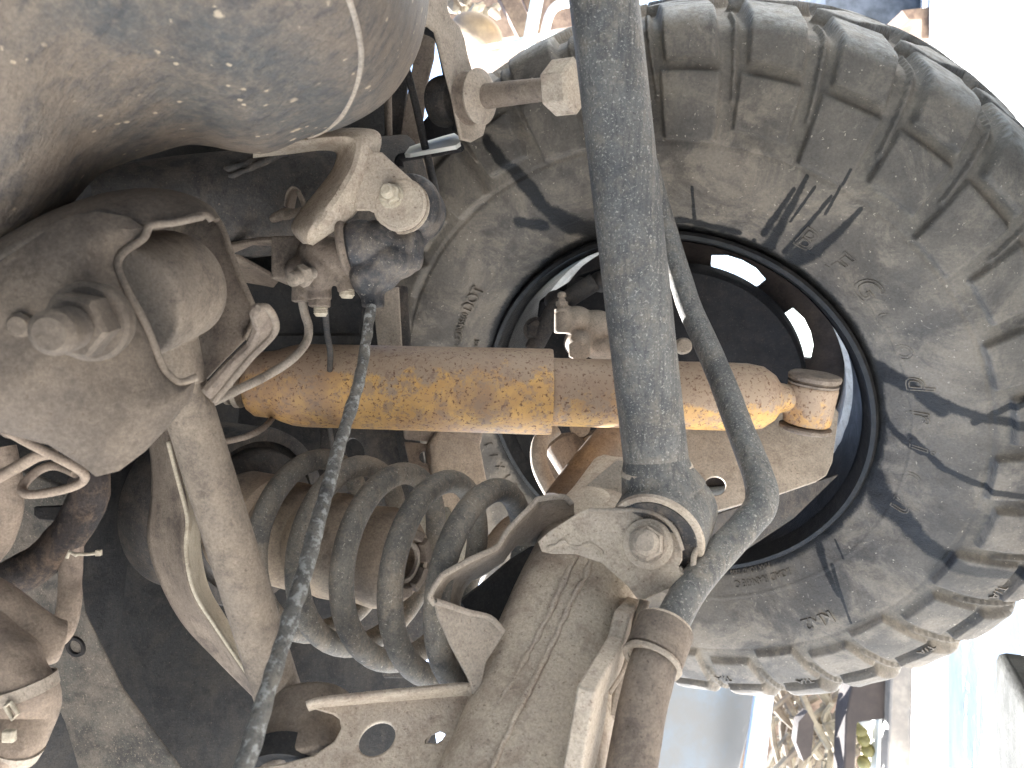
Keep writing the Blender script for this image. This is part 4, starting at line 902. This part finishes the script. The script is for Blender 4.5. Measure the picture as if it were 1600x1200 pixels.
for phi in (-70, -45, -22, 0, 15, 30, 45, 60, 75, 90): rows.append([tank_pt(i, math.radians(phi)) for i in range(len(outl))])
loft(bm, rows, 5)
nc_ = (len(outl) - 1) * 5 + 1; bm.verts.ensure_lookup_table(); last = [bm.verts[len(bm.verts) - nc_ + k] for k in range(nc_)]; bm.faces.new(last)
obj('shell', bm, M['tank'], tk)
bm = B(); tube(bm, [tank_pt(12.05 + 2.3 * max(ph_, 0) / 80 + .9 * math.sin(math.radians(max(ph_, 0) * 2)), math.radians(ph_), .0005) for ph_ in range(-20, 84, 4)], .0016, 10, smooth=2); obj('raised_seam', bm, M['tan'], tk)

# ================================================================ loom, hoses at the lower left
def hose(label, pts, r, mat, name='hose', cat_='hose', wob=.0006, rings=None, seg=28):
    bm = B(); tube(bm, [P(*p) for p in pts], r, seg, smooth=9, wob=wob, wobs=90); o = obj(name, bm, M[mat]); tag(o, label, cat_, 'hoses at the lower left'); return o
hose('dark rough cable loom curving down and left below the chassis bracket', [(140, 735, .50), (138, 775, .50), (120, 815, .50), (90, 855, .50), (45, 890, .50), (-10, 915, .50), (-80, 950, .50)], .0125, 'hosed', 'cable_loom', 'cable', .0015)
hose('brown narrow hose at the left edge above the dark loom', [(0, 700, .46), (12, 760, .46), (8, 815, .46), (-14, 860, .46), (-60, 900, .46)], .0085, 'hose')
hose('brown hose hanging straight down from the dark loom to the elbow hose', [(112, 850, .50), (110, 900, .50), (108, 945, .495), (98, 985, .49), (80, 1000, .485)], .0072, 'hose')
hose('thick dusty elbow hose entering from the left edge below the dark loom', [(-80, 920, .44), (-20, 955, .44), (30, 985, .445), (70, 1000, .45), (95, 1002, .455)], [.0190, .0185, .0165, .0145, .0125], 'hose', wob=.0008)
lp = thing('clamped_hose', 'thick wrinkled hose with two metal band clamps in the lower left corner', 'hose', P(30, 1080, .42))
bm = B(); tube(bm, [P(-30, 990, .43), P(10, 1040, .425), P(35, 1080, .42), P(40, 1120, .42), P(10, 1165, .41), P(-40, 1215, .41)], [.019, .0185, .0175, .0155, .0165, .017], 32, smooth=9, wob=.0025, wobs=60); obj('hose_body', bm, M['hose'], lp)
for c_, d_, r in (((32, 1076, .42), (10, 40), .0188), ((14, 1160, .411), (-25, 40), .0178)):
    bm = B(); dirv = (P(c_[0] + d_[0], c_[1] + d_[1], c_[2]) - P(*c_)).normalized(); ringlathe(bm, P(*c_), dirv, [(-.0035, r - .001), (-.0035, r + .0003), (.0035, r + .0003), (.0035, r - .001)], 40); obj('band_clamp', bm, M['tan'], lp)
bm = B(); boxo(bm, P(14, 1150, .392), CR * .0032, CU * .0032, CF * .002); obj('pale_clip', bm, M['tip'], lp, bevel=.001)
bm = B(); tube(bm, [P(8, 1104, .40), P(16, 1098, .40), P(28, 1115, .40), P(20, 1124, .40), P(8, 1104, .40)], .0012, 8); obj('wire_buckle', bm, M['tip'], lp)
wl = thing('wire_loop', 'thin dusty looped wires lying below the chassis bracket at the left edge', 'cable', P(80, 720, .42))
bm = B(); tube(bm, [P(-30, 650, .40), P(40, 690, .405), P(95, 718, .41), P(125, 735, .415), P(132, 748, .42), (P(115, 760, .42)), P(75, 770, .42), P(42, 772, .42), P(35, 760, .425), P(60, 735, .43), P(88, 728, .43), P(118, 740, .42)], .0026, 12, smooth=8); obj('upper_wire', bm, M['hose'], wl)
bm = B(); tube(bm, [P(-20, 755, .42), P(30, 728, .42), P(60, 712, .42), P(90, 708, .425)], .0034, 12, smooth=6); obj('lower_wire', bm, M['hose'], wl)
bm = B()
for x, y, r in ((20, 665, 22), (45, 670, 20), (65, 680, 14)): ell(bm, P(x, y, .43), px(r, .43))
obj('dust_lump', bm, M['tandark'], wl, fuse=.0018)
tie = thing('cable_tie', 'narrow pale cable tie tail sticking out beside the brown hose', 'cable tie', P(130, 865, .48))
bm = B(); tube(bm, [P(118, 866, .485), P(138, 866, .485), P(153, 864, .485)], .0011, 8); tube(bm, [P(104, 872, .485), P(108, 862, .485), P(120, 868, .485)], .0013, 8); boxo(bm, P(154, 864, .485), CR * .0016, CU * .0018, CF * .0014); obj('tail', bm, M['tip'], tie)

# ================================================================ the vehicle's underside
FZ = .86
fp = thing('vehicle_underbody', 'dark dusty underside of the vehicle filling the shadowed left background', 'vehicle', Vector((0.3, .3, FZ)))
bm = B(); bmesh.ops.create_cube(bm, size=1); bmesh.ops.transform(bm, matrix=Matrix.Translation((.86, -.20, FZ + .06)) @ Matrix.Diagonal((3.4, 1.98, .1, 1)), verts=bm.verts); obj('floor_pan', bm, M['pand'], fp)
pl = plane3((60, 960, .60), (270, 1190, .60), (110, 1190, .62))
bm = B(); flat(bm, pl, [(-60, 700), (100, 760), (130, 960), (190, 1080), (300, 1230), (330, 1300), (150, 1300), (100, 1130), (40, 1010), (-60, 1000)], th=.004); obj('dusty_side_panel', bm, M['pan'], fp, bevel=.002)
bm = B(); q = pl(64 + 0, 1012, .0); ringlathe(bm, pl(119, 1010, 0), pl.n, [(0, .0055), (.002, .006), (.002, .0085), (0, .009)], 32); obj('rubber_plug', bm, M['black'], fp)
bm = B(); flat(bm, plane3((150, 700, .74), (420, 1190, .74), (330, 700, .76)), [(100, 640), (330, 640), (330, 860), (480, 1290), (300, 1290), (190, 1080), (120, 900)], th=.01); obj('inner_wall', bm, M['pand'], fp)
bm = B(); flat(bm, plane3((220, 1130, .735), (260, 1080, .735), (280, 1190, .735)), [(215, 1080), (235, 1070), (262, 1150), (262, 1190), (240, 1200)], th=.01); obj('boss', bm, M['pand'], fp, bevel=.004)
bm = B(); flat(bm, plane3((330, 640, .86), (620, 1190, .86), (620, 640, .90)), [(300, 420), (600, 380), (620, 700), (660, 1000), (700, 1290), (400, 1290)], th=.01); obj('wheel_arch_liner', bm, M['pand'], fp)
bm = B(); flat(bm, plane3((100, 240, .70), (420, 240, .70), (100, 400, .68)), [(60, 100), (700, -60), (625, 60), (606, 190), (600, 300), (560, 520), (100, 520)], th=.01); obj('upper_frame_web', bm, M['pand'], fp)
bm = B(); flat(bm, plane3((40, 800, .56), (90, 800, .56), (40, 860, .56)), [(52, 792), (100, 790), (104, 800), (95, 815), (60, 812), (52, 806)], th=.004); obj('slotted_tab', bm, M['black'], fp, bevel=.001)
def side(a, b, z0, z1, y, mat, name):
    bm = B(); bmesh.ops.create_cube(bm, size=1); bmesh.ops.transform(bm, matrix=Matrix.Translation(((a + b) / 2, y, (z0 + z1) / 2)) @ Matrix.Diagonal((b - a, .03, z1 - z0, 1)), verts=bm.verts); obj(name, bm, M[mat], fp, bevel=.005)
side(-.60, 2.5, .14, 1.5, -1.2, 'bluepanel', 'far_side_light_block')  # unseen side, carried down near the ground to block light behind the camera
side(.62, 2.5, FZ - .25, 1.5, .80, 'bluepanel', 'near_side_panel')
side(-.82, .62, FZ + .12, 1.5, .84, 'bluepanel', 'fender')

# ================================================================ background yard
def thing1(name, label, cat_, bm, mat, **k):
    o = obj(name, bm, M[mat], **k); tag(o, label, cat_); return o
# below the tyre
pl = plane3((1060, 1060, 1.7), (1200, 1060, 1.75), (1060, 1200, 1.65))
cp_ = thing('scrap_door', 'faded blue rust-stained scrap car door below the tyre', 'car door', pl(1110, 1140))
bm = B(); flat(bm, pl, [(1000, 1020), (1205, 1020), (1180, 1110), (1150, 1230), (1000, 1230)], th=.03); obj('skin', bm, M['bluepanel'], cp_, bevel=.006)
bm = B(); tube(bm, [pl(1040, 1040, .02), pl(1025, 1130, .02), pl(1005, 1230, .02)], .012, 12); obj('edge_fold', bm, M['bluepanel'], cp_)
bm = B(); flat(bm, plane3((1195, 1060, 1.66), (1215, 1060, 1.66), (1170, 1200, 1.62)), [(1188, 1040), (1216, 1040), (1196, 1210), (1160, 1230)], th=.02); obj('bright_trim', bm, M['trim'], cp_, bevel=.004)
bm = B()
rnd = random.Random(5)
for i in range(90):
    x, y = rnd.uniform(1205, 1330), rnd.uniform(1075, 1215); d = rnd.uniform(1.8, 2.1); q = P(x, y, d)
    v1 = (CU * rnd.uniform(.3, 1) + CR * rnd.uniform(-.5, .5) + CF * rnd.uniform(-.3, .3)).normalized()
    tube(bm, [q - v1 * rnd.uniform(.02, .07), q, q + v1 * rnd.uniform(.02, .08) + CR * .01], rnd.uniform(.004, .012), 6)
lit = thing1('straw_heap', 'tangle of straw-coloured litter and sticks below the tyre', 'debris', bm, 'straw'); lit['kind'] = 'stuff'
bm = B(); flat(bm, plane3((1240, 1100, 1.74), (1290, 1100, 1.74), (1240, 1200, 1.72)), [(1248, 1128), (1262, 1112), (1272, 1130), (1268, 1180), (1256, 1190), (1244, 1160)], th=.03); thing1('dark_scrap_piece', 'small dark brown jagged scrap piece lying in the straw litter', 'scrap', bm, 'rustpost')
bm = B(); flat(bm, plane3((1200, 1060, 2.2), (1340, 1060, 2.2), (1200, 1200, 2.2)), [(1150, 1020), (1345, 1020), (1345, 1240), (1150, 1240)], th=.05); thing1('pale_board', 'pale weathered board standing behind the straw litter', 'board', bm, 'wood')
bm = B(); flat(bm, plane3((1320, 1060, 1.72), (1400, 1060, 1.72), (1320, 1200, 1.7)), [(1338, 1040), (1398, 1040), (1396, 1122), (1340, 1130), (1335, 1240), (1318, 1240), (1322, 1120)], th=.06); thing1('rusty_post', 'dark brown rusty post standing below the tyre', 'post', bm, 'rustpost', bevel=.004)
ys = thing('toy_string', 'row of small yellow plastic pieces beside the brown post', 'plastic pieces', P(1350, 1160, 1.8))
for x, y, m_ in ((1352, 1130, 'whitewall'), (1350, 1155, 'yellowbit'), (1356, 1172, 'yellowbit'), (1350, 1192, 'yellowbit'), (1345, 1140, 'yellowbit')):
    bm = B(); ell(bm, P(x, y, 1.8), .016, .018, .016, sub=2); obj('piece', bm, M[m_], ys)
bm = B(); flat(bm, plane3((1380, 1100, 1.78), (1400, 1100, 1.78), (1380, 1200, 1.78)), [(1374, 1110), (1390, 1100), (1390, 1240), (1368, 1240)], th=.03); thing1('white_slat', 'narrow white slat between the yellow pieces and the grey strip', 'slat', bm, 'whitewall')
bm = B(); flat(bm, plane3((1400, 1000, 1.7), (1430, 1000, 1.7), (1400, 1200, 1.68)), [(1394, 1030), (1428, 1030), (1424, 1240), (1386, 1240)], th=.04); thing1('grey_strip', 'long grey metal strip standing right of the brown post', 'metal strip', bm, 'silver', bevel=.006)
# concrete kerb
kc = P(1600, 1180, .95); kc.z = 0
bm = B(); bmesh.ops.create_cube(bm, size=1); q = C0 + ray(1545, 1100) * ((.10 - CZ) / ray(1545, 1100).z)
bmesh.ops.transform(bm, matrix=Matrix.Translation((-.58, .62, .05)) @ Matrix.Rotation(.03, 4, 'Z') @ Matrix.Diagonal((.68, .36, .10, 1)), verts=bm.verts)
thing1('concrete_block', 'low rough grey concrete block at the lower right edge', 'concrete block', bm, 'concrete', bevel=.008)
# top right
pl = plane3((1300, 0, 3.0), (1480, 0, 3.0), (1300, 60, 3.0))
bm = B(); flat(bm, pl, [(1290, -80), (1475, -80), (1475, 60), (1290, 60)], th=.4); thing1('dark_cabinet', 'dark blue-black corrugated cabinet above the tread at the top right', 'cabinet', bm, 'darkcloth')
bm = B(); flat(bm, plane3((1420, 12, 2.6), (1478, 8, 2.6), (1440, 60, 2.6)), [(1410, 16), (1476, 8), (1476, 60), (1440, 60), (1440, 30), (1420, 30)], th=.2); thing1('brown_crate', 'pale brown crate corner below the dark cabinet', 'crate', bm, 'wood')
# top middle scrap
bm = B(); ell(bm, P(745, 55, 1.9), .07, .045, .08, -20); thing1('orange_shell', 'round orange tan shell lying in the yard beside the link bracket', 'drum', bm, 'orangeshell')
for lab, a_, b_, r_, m_ in (('weathered brown beam leaning in the yard nearest the link bracket', (765, -60, 1.8), (830, 70, 1.8), .022, 'wood'), ('second leaning brown beam just right of the first', (800, -60, 1.85), (850, 60, 1.85), .014, 'wood'),
                            ('pale green upright bar leaning against the bright yard', (850, -60, 1.7), (825, 75, 1.7), .014, 'paleframe'), ('thin brown stick right of the pale green bar', (880, -60, 1.9), (850, 60, 1.9), .008, 'wood')):
    bm = B(); A1_, B1_ = P(*a_), P(*b_); dv = (B1_ - A1_).normalized(); sv = dv.cross(CF).normalized(); boxo(bm, (A1_ + B1_) / 2, dv * (B1_ - A1_).length / 2, sv * r_, CF * r_ * .8); thing1('leaning_beam' if m_ == 'wood' else 'leaning_bar', lab, 'beam', bm, m_, bevel=.003)['group'] = 'beams leaning in the yard'
bm = B(); tube(bm, [P(735, 78, 1.75), P(800, 66, 1.72), P(870, 50, 1.7)], .006, 12); thing1('pale_rail', 'thin pale rail lying across the yard above the tyre', 'rail', bm, 'paleframe')
bm = B(); tube(bm, [P(850, 60, 1.6), P(858, 25, 1.6), P(872, 8, 1.6), P(900, 2, 1.6)], .010, 12, smooth=6); thing1('bent_white_pipe', 'bent white pipe beside the top of the grey bar', 'pipe', bm, 'whitewall')
bm = B()
for i in range(60):
    ell(bm, P(rnd.uniform(700, 780), rnd.uniform(-60, 30), rnd.uniform(2.0, 2.3)), rnd.uniform(.01, .035), rnd.uniform(.01, .03), rnd.uniform(.01, .03), rnd.uniform(0, 90), 1)
hp = thing1('scrap_heap', 'jumbled heap of small scrap above the link bracket', 'scrap', bm, 'straw'); hp['kind'] = 'stuff'
bm = B(); flat(bm, plane3((700, -50, 2.6), (900, -50, 2.6), (700, 60, 2.6)), [(660, -120), (900, -120), (900, 40), (780, 60), (700, 30)], th=.4); thing1('scrap_wall', 'brown weathered wall of stacked scrap behind the leaning beams', 'wall', bm, 'wood')
